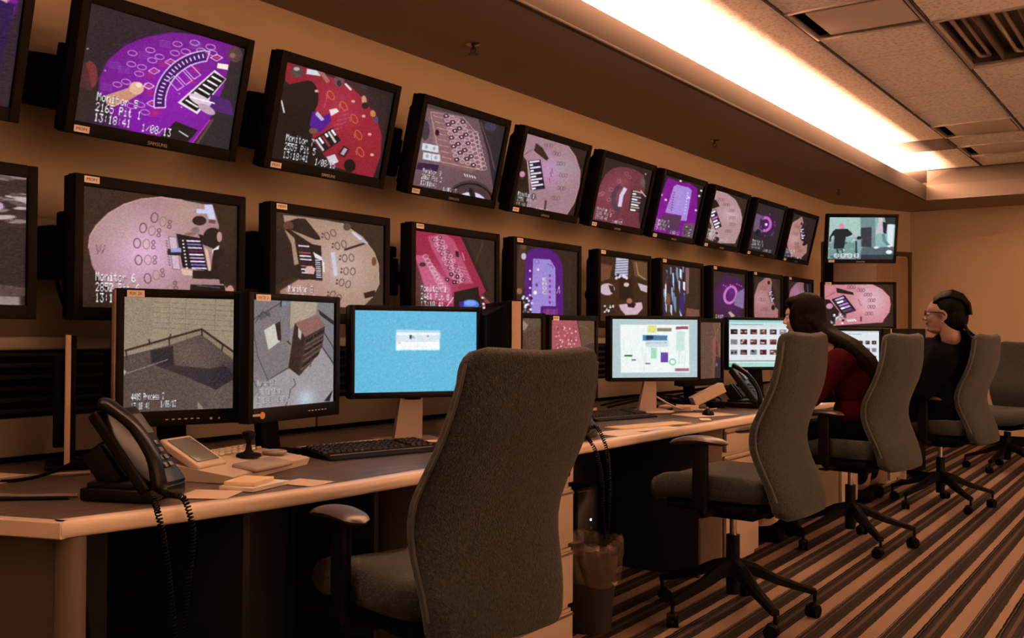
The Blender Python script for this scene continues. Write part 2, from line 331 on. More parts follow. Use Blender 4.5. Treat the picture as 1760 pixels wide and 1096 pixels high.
def glyph_runs(ch):
    h = FONT.get(ch, FONT['-']); out = []
    for r in range(7):
        bits = int(h[2*r:2*r+2], 16); c = 0
        while c < 5:
            if bits >> (4-c) & 1:
                c0 = c
                while c < 5 and bits >> (4-c) & 1: c += 1
                out.append((r, c0, c))
            else: c += 1
    return out
def homog(src):     # maps crop coordinates of the four screen corners to the unit square
    dst = [(0, 0), (1, 0), (1, 1), (0, 1)]; A = []; B = []
    for (x, y), (u, v) in zip(src, dst):
        A.append([x, y, 1, 0, 0, 0, -u*x, -u*y]); B.append(u); A.append([0, 0, 0, x, y, 1, -v*x, -v*y]); B.append(v)
    return np.append(np.linalg.solve(np.array(A, float), np.array(B, float)), 1).reshape(3, 3)
class Pic:
    def __init__(s, w, h, corners, bg, noise=6):
        s.W, s.H = w*2, h*2; s.w, s.h = w, h; s.img = np.ones((s.H, s.W, 3))*np.array(bg, float); s.Hm = homog(corners) if corners else None; s.noise = noise
    def uv(s, pts):
        p = np.array(pts, float).reshape(-1, 2)
        if s.Hm is None: return p
        q = np.c_[p, np.ones(len(p))] @ s.Hm.T; return q[:, :2]/q[:, 2:]
    def _fill(s, uv, col, a=1):
        P = uv*[s.W, s.H]; x0, y0 = np.floor(P.min(0)).astype(int); x1, y1 = np.ceil(P.max(0)).astype(int)+1
        x0, y0 = max(0, x0), max(0, y0); x1, y1 = min(s.W, x1), min(s.H, y1)
        if x1 <= x0 or y1 <= y0: return
        X, Y = np.meshgrid(np.arange(x0, x1)+.5, np.arange(y0, y1)+.5); ins = np.zeros(X.shape, bool)
        for i in range(len(P)):
            (ax, ay), (bx, by) = P[i], P[i-1]
            if ay == by: continue
            ins ^= ((ay > Y) != (by > Y)) & (X < (bx-ax)*(Y-ay)/(by-ay)+ax)
        R = s.img[y0:y1, x0:x1]; R[ins] = R[ins]*(1-a)+np.array(col, float)*a
    def poly(s, pts, col, a=1): s._fill(s.uv(pts), col, a); return s
    def ellpts(s, c, rx, ry, rot=0, n=28):
        t = np.linspace(0, 2*PI, n, endpoint=False); cr, sr = math.cos(math.radians(rot)), math.sin(math.radians(rot)); x = rx*np.cos(t); y = ry*np.sin(t)
        return np.c_[c[0]+x*cr-y*sr, c[1]+x*sr+y*cr]
    def ell(s, c, rx, ry, col, rot=0, a=1): s._fill(s.uv(s.ellpts(c, rx, ry, rot)), col, a); return s
    def line(s, pts, w, col, a=1):
        P = np.array(pts, float)
        for A, B in zip(P, P[1:]):
            d = B-A; L = np.hypot(*d)+1e-6; n = np.array([-d[1], d[0]])/L*w/2; e = d/L*w*.3
            s._fill(s.uv([A-e+n, B+e+n, B+e-n, A-e-n]), col, a)
        return s
    def ring(s, c, rx, ry, w, col, rot=0, a=1):
        p = s.ellpts(c, rx, ry, rot, 20); return s.line(list(p)+[p[0]], w, col, a)
    def glow(s, c, r, col, a=.6):
        X, Y = np.meshgrid((np.arange(s.W)+.5)/s.W, (np.arange(s.H)+.5)/s.H); C = s.uv([c])[0]; Rr = np.abs(s.uv([(c[0]+r, c[1]), (c[0], c[1]+r)])-C).max(0)
        k = np.exp(-((X-C[0])/(Rr[0]+1e-4))**2-((Y-C[1])/(Rr[1]+1e-4))**2)[..., None]*a
        s.img = s.img*(1-k)+np.array(col, float)*k; return s
    def tint(s, pts, f):            # multiply a region
        uv = s.uv(pts); old = s.img.copy(); s._fill(uv, (0, 0, 0)); k = (s.img == 0).all(2); s.img = old; s.img[k] *= f; return s
    def text(s, u, v, st, cw, chh, col=(250, 250, 255), sh=True):
        for off, cc in ([(.45, (8, 8, 10))] if sh else [])+[(.12, col), (0, col)]:
            for i, ch in enumerate(st):
                for r, c0, c1 in glyph_runs(ch):
                    x0 = u+(i*6+c0+off)*cw/6; x1 = u+(i*6+c1+off)*cw/6; y0 = v+(r+off)*chh/7; y1 = v+(r+1+off)*chh/7
                    s._fill(np.array([(x0, y0), (x1, y0), (x1, y1), (x0, y1)]), cc)
        return s
    def osd(s, a, b, u=.10, v=.74, cw=.03, chh=.06, date=True):
        for k, t in enumerate((a, b, '13:18:41')): s.text(u, v+k*chh*1.25, t, cw, chh)
        if date: s.text(u+cw*11, v+2.35*chh*1.25, '1/08/13', cw, chh)
        return s
    def final(s):
        im = s.img.reshape(s.h, 2, s.w, 2, 3).mean((1, 3)); k = im.copy(); k[1:-1, 1:-1] = im[1:-1, 1:-1]*.5+(im[:-2, 1:-1]+im[2:, 1:-1]+im[1:-1, :-2]+im[1:-1, 2:])*.125; im = k; g = rng.normal(0, s.noise, im.shape[:2])
        g = (g+np.roll(g, 1, 0)+np.roll(g, 1, 1))*.62
        im = 255*np.clip(im/255, 0, 1)**1.16; return np.clip(im+g[..., None]*.8, 0, 255)
def spots(P, cs, rx, ry, w, col, rot=0, n=2, gap=1.3, d=(1, 0), a=.8):
    for c in cs:
        for k in range(n): P.ring((c[0]+d[0]*rx*2*gap*k, c[1]+d[1]*rx*2*gap*k), rx, ry, w, col, rot, a)
def tray(P, q, n=9, cols=((240, 235, 245), (60, 40, 70), (200, 120, 190), (30, 25, 40))):   # chip tray: quad with stripes across its first side
    q = [np.array(x, float) for x in q]; P.poly(q, (28, 22, 30))
    for k in range(n):
        a, b = (k+.15)/n, (k+.8)/n; i0 = q[0]+(q[1]-q[0])*.08; i1 = q[1]-(q[1]-q[0])*.08; j0 = q[3]+(q[2]-q[3])*.08; j1 = q[2]-(q[2]-q[3])*.08
        P.poly([i0+(j0-i0)*a, i1+(j1-i1)*a, i1+(j1-i1)*b, i0+(j0-i0)*b], cols[k % len(cols)])
        if k % 2: m_ = .3+.5*random.random(); P.poly([i0+(j0-i0)*a, i0+(i1-i0)*m_+(j0-i0)*a, i0+(i1-i0)*m_+(j0-i0)*b, i0+(j0-i0)*b], (250, 250, 255))
def pic_m5():
    P = Pic(250, 190, [(600, -25), (1605, 300), (1480, 965), (450, 800)], (44, 40, 46))
    P.poly([(1150, 190), (1350, 215), (1600, 300), (1560, 460), (1470, 600), (1370, 790), (1240, 960), (1000, 905), (740, 820), (700, 700), (640, 600), (650, 500), (710, 380), (830, 280), (980, 220)], (122, 26, 142))
    P.glow((1150, 600), 330, (165, 40, 205), .6); P.glow((900, 850), 200, (150, 20, 190), .4)
    P.poly([(450, -40), (1620, -40), (1600, 300), (1350, 210), (1150, 187), (980, 216), (830, 276), (700, 380), (640, 500), (640, 600), (440, 800)], (44, 40, 46), .9)
    P.line([(1000, 190), (850, 255), (720, 340)], 8, (70, 25, 90))
    P.poly([(1620, 290), (1530, 300), (1500, 420), (1460, 560), (1370, 760), (1250, 945), (1500, 985)], (48, 46, 50))
    P.line([(1385, 770), (1270, 945)], 14, (110, 80, 60)); P.line([(1368, 770), (1240, 940)], 10, (180, 60, 200))
    for (x, y) in [(1180, 270), (1290, 262), (1330, 315), (1400, 330), (1230, 320), (1060, 355), (1000, 310), (870, 405), (940, 425), (920, 470), (830, 525), (980, 550), (920, 680), (950, 730), (860, 690), (1010, 378), (1160, 330), (1390, 290), (770, 545), (880, 330)]:
        P.ring((x, y), 30, 17, 5, (215, 185, 225), 10)
    for (x, y) in [(1130, 390), (1265, 355), (1020, 450), (980, 552), (1000, 670), (1425, 360)]: P.line([(x-38, y), (x, y-22), (x+38, y), (x, y+22), (x-38, y)], 6, (235, 200, 235)); P.line([(x-15, y), (x+15, y)], 8, (230, 90, 60))
    for (x, y) in [(1080, 400), (1210, 360), (1340, 350), (990, 480), (985, 600), (1030, 720), (1000, 740), (1290, 440), (1260, 510)]:
        for q in range(3): P.line([(x-30, y-14+14*q), (x+28, y-10+14*q)], 5, (215, 50, 90), .8)
    for (x, y) in [(1100, 265), (1300, 275), (960, 340), (820, 440), (760, 410), (700, 560), (820, 740)]:
        for q in range(4): P.line([(x-40, y-20+13*q), (x+34, y-12+13*q)], 4, (170, 150, 205), .55)
    arc = lambda r0, x0=1400, y0=680, sx_=1.0: [(x0-r0*math.cos(t)*sx_*1.05, y0-r0*math.sin(t)) for t in np.linspace(-.05, 1.45, 14)]
    A, B = arc(370), arc(300)
    P.poly(A+B[::-1], (75, 20, 110)); P.line(A, 9, (225, 205, 240)); P.line(B, 9, (225, 205, 240)); P.line([A[0], B[0]], 9, (225, 205, 240)); P.line([A[-1], (A[-1][0]+30, A[-1][1]+10), B[-1]], 8, (225, 205, 240))
    for t in np.linspace(.05, 1.4, 18): P.line([(1400-325*math.cos(t)*1.05, 680-325*math.sin(t)), (1400-347*math.cos(t)*1.05, 680-347*math.sin(t))], 9, (235, 225, 245))
    for q in range(3):
        c = np.array((1160+55*q, 530-38*q)); P.line([c+(-50, -18), c+(-10, -48), c+(50, 20), c+(8, 48), c+(-50, -18)], 6, (225, 200, 240))
    P.poly([(1410, 440), (1165, 660), (1290, 735), (1480, 500)], (235, 225, 235)); tray(P, [(1190, 655), (1285, 715), (1475, 500), (1405, 458)], 15, ((25, 20, 25), (235, 235, 235)))
    P.poly([(1430, 395), (1498, 405), (1492, 440), (1424, 428)], (245, 240, 215))
    P.poly([(1500, 640), (1380, 600), (1360, 700), (1520, 740)], (88, 40, 120)); P.ell((1310, 640), 75, 34, (225, 205, 215), 25); P.ell((1350, 700), 60, 26, (200, 170, 190), 30); P.line([(1250, 620), (1400, 660)], 10, (250, 245, 250))
    P.ell((1540, 340), 45, 50, (92, 72, 70)); P.ell((1525, 345), 18, 16, (150, 110, 110))
    P.ell((585, 480), 52, 95, (128, 58, 62)); P.poly([(500, 380), (560, 400), (600, 600), (520, 600), (480, 500)], (84, 48, 52)); P.poly([(500, 560), (720, 640), (700, 760), (470, 790)], (52, 42, 44))
    P.poly([(690, 620), (860, 560), (930, 600), (840, 655), (740, 700), (690, 680)], (205, 155, 132)); P.ell((898, 568), 50, 44, (228, 185, 160)); P.ell((915, 545), 22, 18, (245, 220, 200))
    P.poly([(1150, 785), (1290, 840), (1210, 935), (1040, 895)], (30, 28, 32)); P.line([(1170, 850), (1225, 885)], 8, (225, 225, 230))
    for q in [(575, 300), (690, 450), (1180, 600), (1190, 690)]: P.ell(q, 7, 5, (200, 190, 180))
    for k, t in enumerate(('Monitor 5', '2165 Pit 1', '13:18:41')): P.text(.115, .715+k*.090, t, .0275, .075)
    P.text(.40, .905, '1/08/13', .0275, .075)
    return P.final()
def pic_m7():
    P = Pic(190, 170, [(255, 160), (920, 345), (775, 885), (150, 745)], (40, 36, 38))
    P.poly([(250, 165), (380, 200), (620, 290), (720, 390), (790, 500), (815, 620), (800, 740), (740, 880), (640, 850), (500, 800), (400, 650), (380, 500), (300, 330), (250, 290)], (150, 38, 58)); P.glow((560, 450), 170, (188, 62, 92), .7); P.glow((700, 640), 120, (175, 42, 66), .5)
    P.poly([(260, 150), (500, 190), (660, 260), (640, 180)], (60, 50, 52)); 
    P.ell((385, 380), 55, 100, (20, 18, 20)); P.poly([(230, 320), (380, 280), (430, 330), (425, 440), (380, 560), (390, 640), (180, 620)], (22, 20, 22)); P.poly([(190, 600), (390, 640), (440, 760), (480, 820), (140, 740)], (26, 22, 24))
    P.ell((320, 225), 34, 40, (90, 78, 74)); P.ell((318, 210), 18, 12, (190, 180, 175)); P.poly([(380, 205), (440, 215), (462, 250), (372, 240)], (215, 218, 228)); P.line([(455, 210), (500, 280)], 26, (170, 120, 112)); P.ell((570, 280), 34, 34, (120, 82, 96)); P.ell((570, 290), 14, 20, (60, 50, 55)); P.line([(610, 295), (640, 330)], 14, (225, 220, 225))
    P.poly([(400, 470), (470, 500), (500, 480), (510, 530), (440, 600), (380, 560)], (92, 30, 150)); P.poly([(500, 460), (545, 450), (560, 470), (510, 500)], (240, 225, 225)); P.ell((400, 590), 26, 18, (120, 92, 80)); P.line([(225, 410), (238, 480)], 9, (225, 225, 230))
    tray(P, [(400, 640), (450, 720), (560, 650), (515, 570)], 6, ((210, 205, 210), (35, 25, 30), (150, 60, 70), (35, 25, 30))); P.poly([(430, 470), (470, 520), (450, 530), (415, 490)], (200, 190, 205))
    for c in [(515, 370), (590, 435), (650, 515), (670, 615), (675, 720)]: P.ring(c, 17, 30, 5, (220, 130, 50), -25); P.line([(c[0]-28, c[1]-8), (c[0]-24, c[1]+18)], 4, (200, 150, 120))
    for c in [(650, 405), (710, 498), (740, 612), (745, 738), (430, 345)]: P.ell(c, 12, 9, (225, 170, 170))
    for q in range(4):
        for z in range(3): P.line([(520+q*22, 560-q*30+z*26), (550+q*22, 545-q*30+z*26)], 3, (190, 120, 150))
    P.poly([(470, 745), (520, 730), (540, 775), (490, 800)], (215, 205, 215)); P.poly([(540, 730), (575, 680), (610, 700), (575, 752)], (50, 30, 35)); P.poly([(552, 728), (578, 692), (598, 702), (572, 740)], (190, 170, 185)); P.ell((605, 800), 34, 38, (22, 16, 18))
    P.ell((720, 395), 16, 30, (205, 150, 130)); P.ell((725, 430), 22, 20, (40, 34, 36)); P.ell((770, 480), 18, 22, (190, 140, 90)); P.ell((790, 520), 12, 26, (90, 80, 110)); P.poly([(690, 280), (740, 300), (745, 330), (700, 320)], (62, 58, 60)); P.line([(500, 350), (470, 450)], 3, (210, 120, 130))
    for k, t in enumerate(('Monitor 7', '2559 Pit 5', '13:18:41')): P.text(.105, .715+k*.090, t, .027, .075)
    P.text(.38, .905, '1/08/13', .027, .075)
    return P.final()
def pic_m9():
    P = Pic(150, 150, [(1085, 400), (1580, 545), (1470, 1005), (1000, 890)], (112, 88, 94)); P.glow((1150, 640), 200, (150, 118, 128), .6)
    P.poly([(1400, 480), (1600, 540), (1490, 960), (1460, 720)], (50, 46, 54)); P.poly([(1090, 395), (1420, 480), (1400, 500), (1085, 430)], (82, 68, 70)); P.ell((1480, 545), 40, 30, (70, 68, 86)); P.line([(1420, 520), (1470, 680), (1500, 820)], 6, (120, 92, 90))
    P.poly([(1110, 450), (1330, 510), (1440, 800), (1350, 830), (1180, 780), (1130, 640)], (158, 112, 118), .7); P.line([(1112, 460), (1170, 760), (1420, 820), (1400, 600), (1310, 490), (1115, 455)], 4, (200, 178, 170))
    for i in range(11):
        for j in range(4):
            c = (1205+j*34+i*6, 480+i*27+j*12)
            if (i*3+j*2) % 5 < 2: P.ell(c, 15, 12, (52, 32, 44)); P.ell(c, 7, 6, (230, 215, 220))
            else: P.ring(c, 14, 11, 4, (222, 198, 205)); P.ell(c, 5, 5, (190, 140, 160))
    for i in range(9): P.ring((1350+i*6, 580+i*27), 16, 13, 4, (215, 180, 190)); P.ring((1385+i*6, 590+i*27), 16, 13, 4, (215, 180, 190))
    for i in range(8): P.line([(1130+i*7, 480+i*36), (1185+i*7, 494+i*36)], 3, (205, 185, 180))
    P.ell((1150, 585), 12, 20, (45, 22, 45))
    for q in [(1065, 645), (1110, 655), (1070, 700), (1120, 710)]: P.poly([q, (q[0]+48, q[1]+10), (q[0]+44, q[1]+52), (q[0]-4, q[1]+42)], (215, 222, 228)); P.ell((q[0]+22, q[1]+25), 9, 12, (170, 178, 190))
    P.ell((1080, 570), 26, 60, (70, 62, 76)); P.poly([(1040, 760), (1160, 780), (1150, 820), (1030, 800)], (58, 30, 74))
    P.ell((1345, 1010), 150, 130, (84, 62, 66), 12); P.ring((1345, 1010), 138, 112, 10, (30, 22, 24), 12); P.ell((1345, 1040), 105, 92, (222, 214, 228), 12); P.ell((1355, 960), 16, 40, (40, 32, 40), -20); P.line([(1255, 960), (1440, 1000)], 6, (60, 50, 70))
    for i in range(5): P.line([(1310+i*15, 838+i*4), (1316+i*15, 852+i*4)], 6, (235, 230, 230))
    P.osd('Monitor 9', '2867 Pit 3', .1, .76, .0245, .062, True); return P.final()
def felt_table(P, out, base, glow_c, glow_r, gcol, edge=None):
    P.poly(out, base); P.glow(glow_c, glow_r, gcol, .8)
    if edge: P.line(out+[out[0]], 5, edge)
def mask_out(P, out, bg):       # restore the background outside a table outline
    keep = P.img.copy(); P.img = np.ones_like(keep)*np.array(bg, float); m = np.zeros_like(keep); t = P.img; P.img = m; P._fill(P.uv(out), (1, 1, 1)); k = P.img[..., :1]; P.img = keep*k + t*(1-k)
def pic_m4():
    P = Pic(120, 130, [(190, 120), (685, 255), (580, 790), (85, 690)], (52, 40, 36)); out = [(180, 115), (300, 150), (520, 205), (590, 300), (630, 420), (625, 540), (585, 680), (520, 782), (400, 760), (200, 705), (220, 600), (200, 350), (160, 290)]
    felt_table(P, out, (168, 136, 144), (380, 420), 120, (205, 150, 205)); P.glow((500, 400), 110, (176, 160, 168), .7); mask_out(P, out, (52, 40, 36)); P.line(out[2:8], 5, (215, 150, 160))
    tray(P, [(210, 345), (305, 330), (345, 565), (235, 580)], 10, ((235, 225, 245), (60, 40, 80))); P.poly([(270, 200), (320, 235), (372, 320), (355, 340), (255, 262)], (60, 44, 42)); P.line([(175, 300), (250, 245)], 5, (110, 80, 90)); P.line([(205, 350), (245, 580)], 6, (225, 200, 205))
    for i, c in enumerate([(350, 215), (415, 280), (450, 360), (470, 455), (455, 560), (410, 640)]): spots(P, [c], 10, 15, 4, (120, 90, 100), 15, 3, 1.1, (1, .1))
    for c in [(390, 430), (380, 480), (400, 400)]: P.line([c, (c[0]+4, c[1]+40)], 4, (130, 50, 110))
    P.ell((165, 460), 24, 30, (200, 140, 170)); P.poly([(110, 350), (180, 330), (205, 560), (100, 560)], (36, 26, 24), .8); P.ell((165, 450), 22, 24, (205, 150, 175)); P.poly([(345, 660), (360, 660), (352, 735), (338, 733)], (92, 56, 40)); P.ell((255, 630), 20, 30, (110, 90, 100))
    P.osd('Monitor 1', '2551 Pit 2', .06, .80, .028, .06); return P.final()
def pic_m10():
    P = Pic(105, 125, [(835, 300), (1215, 400), (1095, 890), (725, 790)], (54, 42, 42)); out = [(960, 375), (1060, 390), (1140, 440), (1150, 540), (1100, 700), (1085, 800), (1100, 890), (730, 800), (750, 660), (790, 540), (840, 440), (900, 390)]
    felt_table(P, out, (120, 62, 74), (880, 600), 120, (150, 82, 98)); P.glow((960, 500), 70, (165, 90, 105), .5); mask_out(P, out, (54, 42, 42))
    A = [(980+90*math.cos(t)*-1, 640-110*math.sin(t)) for t in np.linspace(-.9, 1.2, 9)]; P.line(A, 34, (92, 70, 84)); P.line([(985, 555), (955, 610), (940, 690)], 30, (214, 206, 232))
    tray(P, [(1040, 560), (1130, 580), (1095, 750), (1010, 735)], 8, ((190, 170, 165), (110, 70, 75)))
    for c in [(1020, 460), (940, 495), (880, 560), (815, 590), (860, 640), (880, 740), (940, 810), (800, 600), (1000, 430)]: P.ring(c, 16, 12, 3, (200, 140, 150))
    P.ell((1130, 500), 20, 40, (110, 92, 96)); P.ell((1155, 430), 6, 6, (220, 210, 200)); P.line([(1110, 570), (1150, 620)], 10, (205, 190, 190))
    P.osd('Monitor 2', '2101 Pit 1', .07, .78, .03, .055); return P.final()
def pic_m11():
    P = Pic(90, 120, [(1320, 455), (1625, 540), (1500, 975), (1210, 900)], (48, 40, 40)); P.poly([(1345, 480), (1400, 500), (1440, 520), (1500, 515), (1570, 560), (1560, 700), (1520, 940), (1440, 960), (1200, 900), (1290, 620)], (138, 20, 150)); P.glow((1300, 760), 80, (160, 20, 175), .5)
    P.poly([(1385, 550), (1410, 535), (1500, 555), (1525, 580), (1465, 830), (1420, 825), (1430, 785), (1310, 760)], (176, 150, 220)); P.poly([(1290, 770), (1430, 790), (1390, 930), (1250, 880)], (96, 62, 96)); P.poly([(1440, 850), (1530, 850), (1510, 975), (1420, 950)], (110, 92, 104))
    for i in range(8): P.ell((1385+i*-4, 600+i*20), 6, 5, (130, 50, 140)); P.ell((1490-i*5, 600+i*24), 6, 5, (230, 225, 250)); P.line([(1355-i*3, 600+i*18), (1375-i*3, 603+i*18)], 3, (190, 60, 150))
    for q in [(1440, 505), (1600, 580), (1580, 625), (1250, 730), (1290, 620), (1545, 745), (1320, 660), (1495, 640), (1260, 665)]: P.ell(q, 10, 9, (230, 225, 225))
    for i in range(20): P.ell((1440+random.random()*90, 860+random.random()*90), 7, 5, random.choice([(200, 195, 205), (60, 50, 60), (130, 80, 130)]))
    P.osd('Monitor 3', '2309 Pit 4', .04, .76, .034, .055); return P.final()
def small_round(corners, out, base, gl, gcol, bg, trayq=None, sp=(), bb=None, osd=(), w=80, h=105, extra=None):
    P = Pic(w, h, corners, bg); felt_table(P, out, base, gl, 60, gcol); mask_out(P, out, bg)
    if bb: P.poly(bb, (38, 30, 30))
    if trayq: tray(P, trayq, 6)
    for c in sp: spots(P, [c], 8, 11, 3, (120, 84, 92), 15, 3, 1.1, (1, .15))
    if extra: extra(P)
    if osd: P.osd(*osd)
    return P.final()
def pic_m12():
    return small_round([(235, 215), (505, 285), (395, 700), (140, 610)], [(235, 218), (320, 235), (395, 290), (435, 370), (450, 450), (430, 560), (380, 665), (260, 645), (170, 600), (200, 500), (170, 420), (220, 300)], (186, 152, 156), (350, 420), (215, 185, 195), (60, 46, 40),
        [(185, 390), (235, 370), (275, 510), (225, 530)], [(260, 290), (300, 330), (340, 380), (345, 440), (345, 495), (310, 550)], [(190, 300), (240, 295), (265, 345), (215, 365), (185, 345)], ('Monitor 4', '2408 Pit 2', .05, .74, .034, .055),
        extra=lambda P: (P.ell((230, 610), 22, 24, (60, 44, 50)), P.ell((235, 560), 9, 9, (70, 50, 50))))
def pic_m13():
    P = Pic(66, 95, [(580, 320), (800, 385), (715, 740), (480, 690)], (50, 42, 46)); P.glow((650, 490), 65, (110, 20, 120), .9); P.ring((640, 490), 42, 52, 22, (205, 120, 200), 10, .8); P.poly([(560, 400), (630, 430), (610, 560), (540, 540)], (120, 96, 125)); P.poly([(600, 440), (635, 470), (620, 540), (590, 520)], (60, 40, 80)); P.ell((647, 492), 11, 11, (250, 240, 250))
    for a in range(8): P.ell((660+58*math.cos(a), 500+90*math.sin(a)), 7, 10, (130, 50, 150))
    P.ell((580, 555), 22, 26, (30, 26, 50)); P.osd('Monitor 9', '2208 Pit 3', .12, .76, .04, .055); return P.final()
def pic_m14():
    return small_round([(845, 395), (1100, 440), (1030, 790), (780, 740)], [(940, 418), (960, 470), (930, 540), (945, 610), (1020, 650), (1020, 720), (960, 765), (860, 745), (810, 650), (805, 570), (850, 470)], (182, 136, 132), (880, 600), (205, 165, 165), (50, 40, 40),
        [(925, 525), (970, 515), (995, 590), (950, 610)], [(880, 500), (870, 560), (890, 640), (900, 670), (930, 700)], None, ('Monitor 6', '2909 Pit 9', .04, .80, .04, .055), 66, 90,
        extra=lambda P: (P.ell((995, 640), 30, 16, (42, 26, 24), -30), P.ell((940, 478), 10, 12, (50, 36, 34)), P.line([(985, 470), (970, 500)], 6, (90, 80, 95))))
def pic_m15():
    P = Pic(125, 90, [(1160, 445), (1655, 465), (1620, 790), (1125, 770)], (150, 188, 190)); P.poly([(1150, 445), (1400, 455), (1385, 600), (1130, 620)], (176, 205, 200)); P.poly([(1390, 455), (1500, 460), (1490, 700), (1390, 690)], (122, 150, 152)); P.poly([(1390, 535), (1470, 535), (1460, 690), (1380, 680)], (58, 62, 76))
    P.poly([(1570, 460), (1655, 465), (1650, 520), (1580, 520)], (40, 60, 60)); P.poly([(1590, 515), (1640, 518), (1620, 690), (1580, 680)], (225, 235, 238)); P.poly([(1390, 690), (1640, 690), (1620, 790), (1350, 780)], (92, 112, 122)); P.poly([(1380, 745), (1625, 750), (1620, 792), (1370, 785)], (48, 66, 78))
    P.poly([(1130, 640), (1350, 640), (1340, 775), (1125, 770)], (130, 160, 160))
    for q in range(26): P.ell((1130+random.random()*230, 620+random.random()*150), 14, 8, random.choice([(190, 210, 205), (80, 110, 110), (150, 175, 175)]))
    P.ell((1248, 522), 19, 26, (222, 150, 170)); P.poly([(1200, 540), (1290, 540), (1330, 585), (1290, 600), (1275, 600), (1255, 690), (1180, 690), (1190, 590), (1160, 590)], (18, 44, 46)); P.line([(1190, 555), (1160, 600), (1155, 630)], 12, (20, 40, 44)); P.line([(1325, 585), (1370, 620)], 10, (225, 170, 185)); P.ell((1372, 615), 16, 14, (24, 28, 34))
    P.line([(1350, 640), (1345, 775)], 12, (40, 50, 60)); P.line([(1205, 690), (1210, 765)], 14, (50, 72, 76)); P.line([(1240, 690), (1245, 740)], 12, (70, 92, 96)); P.poly([(1365, 620), (1395, 620), (1375, 780), (1345, 780)], (150, 170, 175), .6)
    P.ell((1540, 478), 16, 22, (220, 200, 200)); P.poly([(1520, 500), (1575, 500), (1575, 590), (1520, 585), (1495, 590)], (205, 195, 205)); P.poly([(1555, 495), (1590, 505), (1575, 590), (1555, 580)], (40, 34, 60)); P.line([(1535, 590), (1505, 640), (1510, 690)], 26, (150, 190, 185)); P.line([(1555, 595), (1560, 640), (1590, 680)], 24, (110, 150, 150)); P.ell((1495, 692), 18, 9, (235, 240, 240)); P.ell((1595, 685), 16, 9, (235, 240, 240)); P.ell((1590, 730), 24, 16, (235, 240, 240))
    for k in range(4): P.text(.1+.1*k, .86, '8', .09, .1, (245, 250, 250), False)
    return P.final()
def ovals(P, cs, col=(82, 62, 62), gl=(196, 176, 120)):
    for x, y, r in cs:
        a = math.radians(r)
        for k, sc_ in ((0, 1), (60, 1)):
            c = (x+k*math.cos(a), y+k*math.sin(a)); P.ring(c, 22, 32, 5, col if k == 0 else (150, 135, 95), r*.4)
        P.ring((x+105*math.cos(a)+8*math.sin(a), y+105*math.sin(a)-16), 11, 12, 4, col); P.ring((x+105*math.cos(a), y+105*math.sin(a)+16), 11, 12, 4, col)
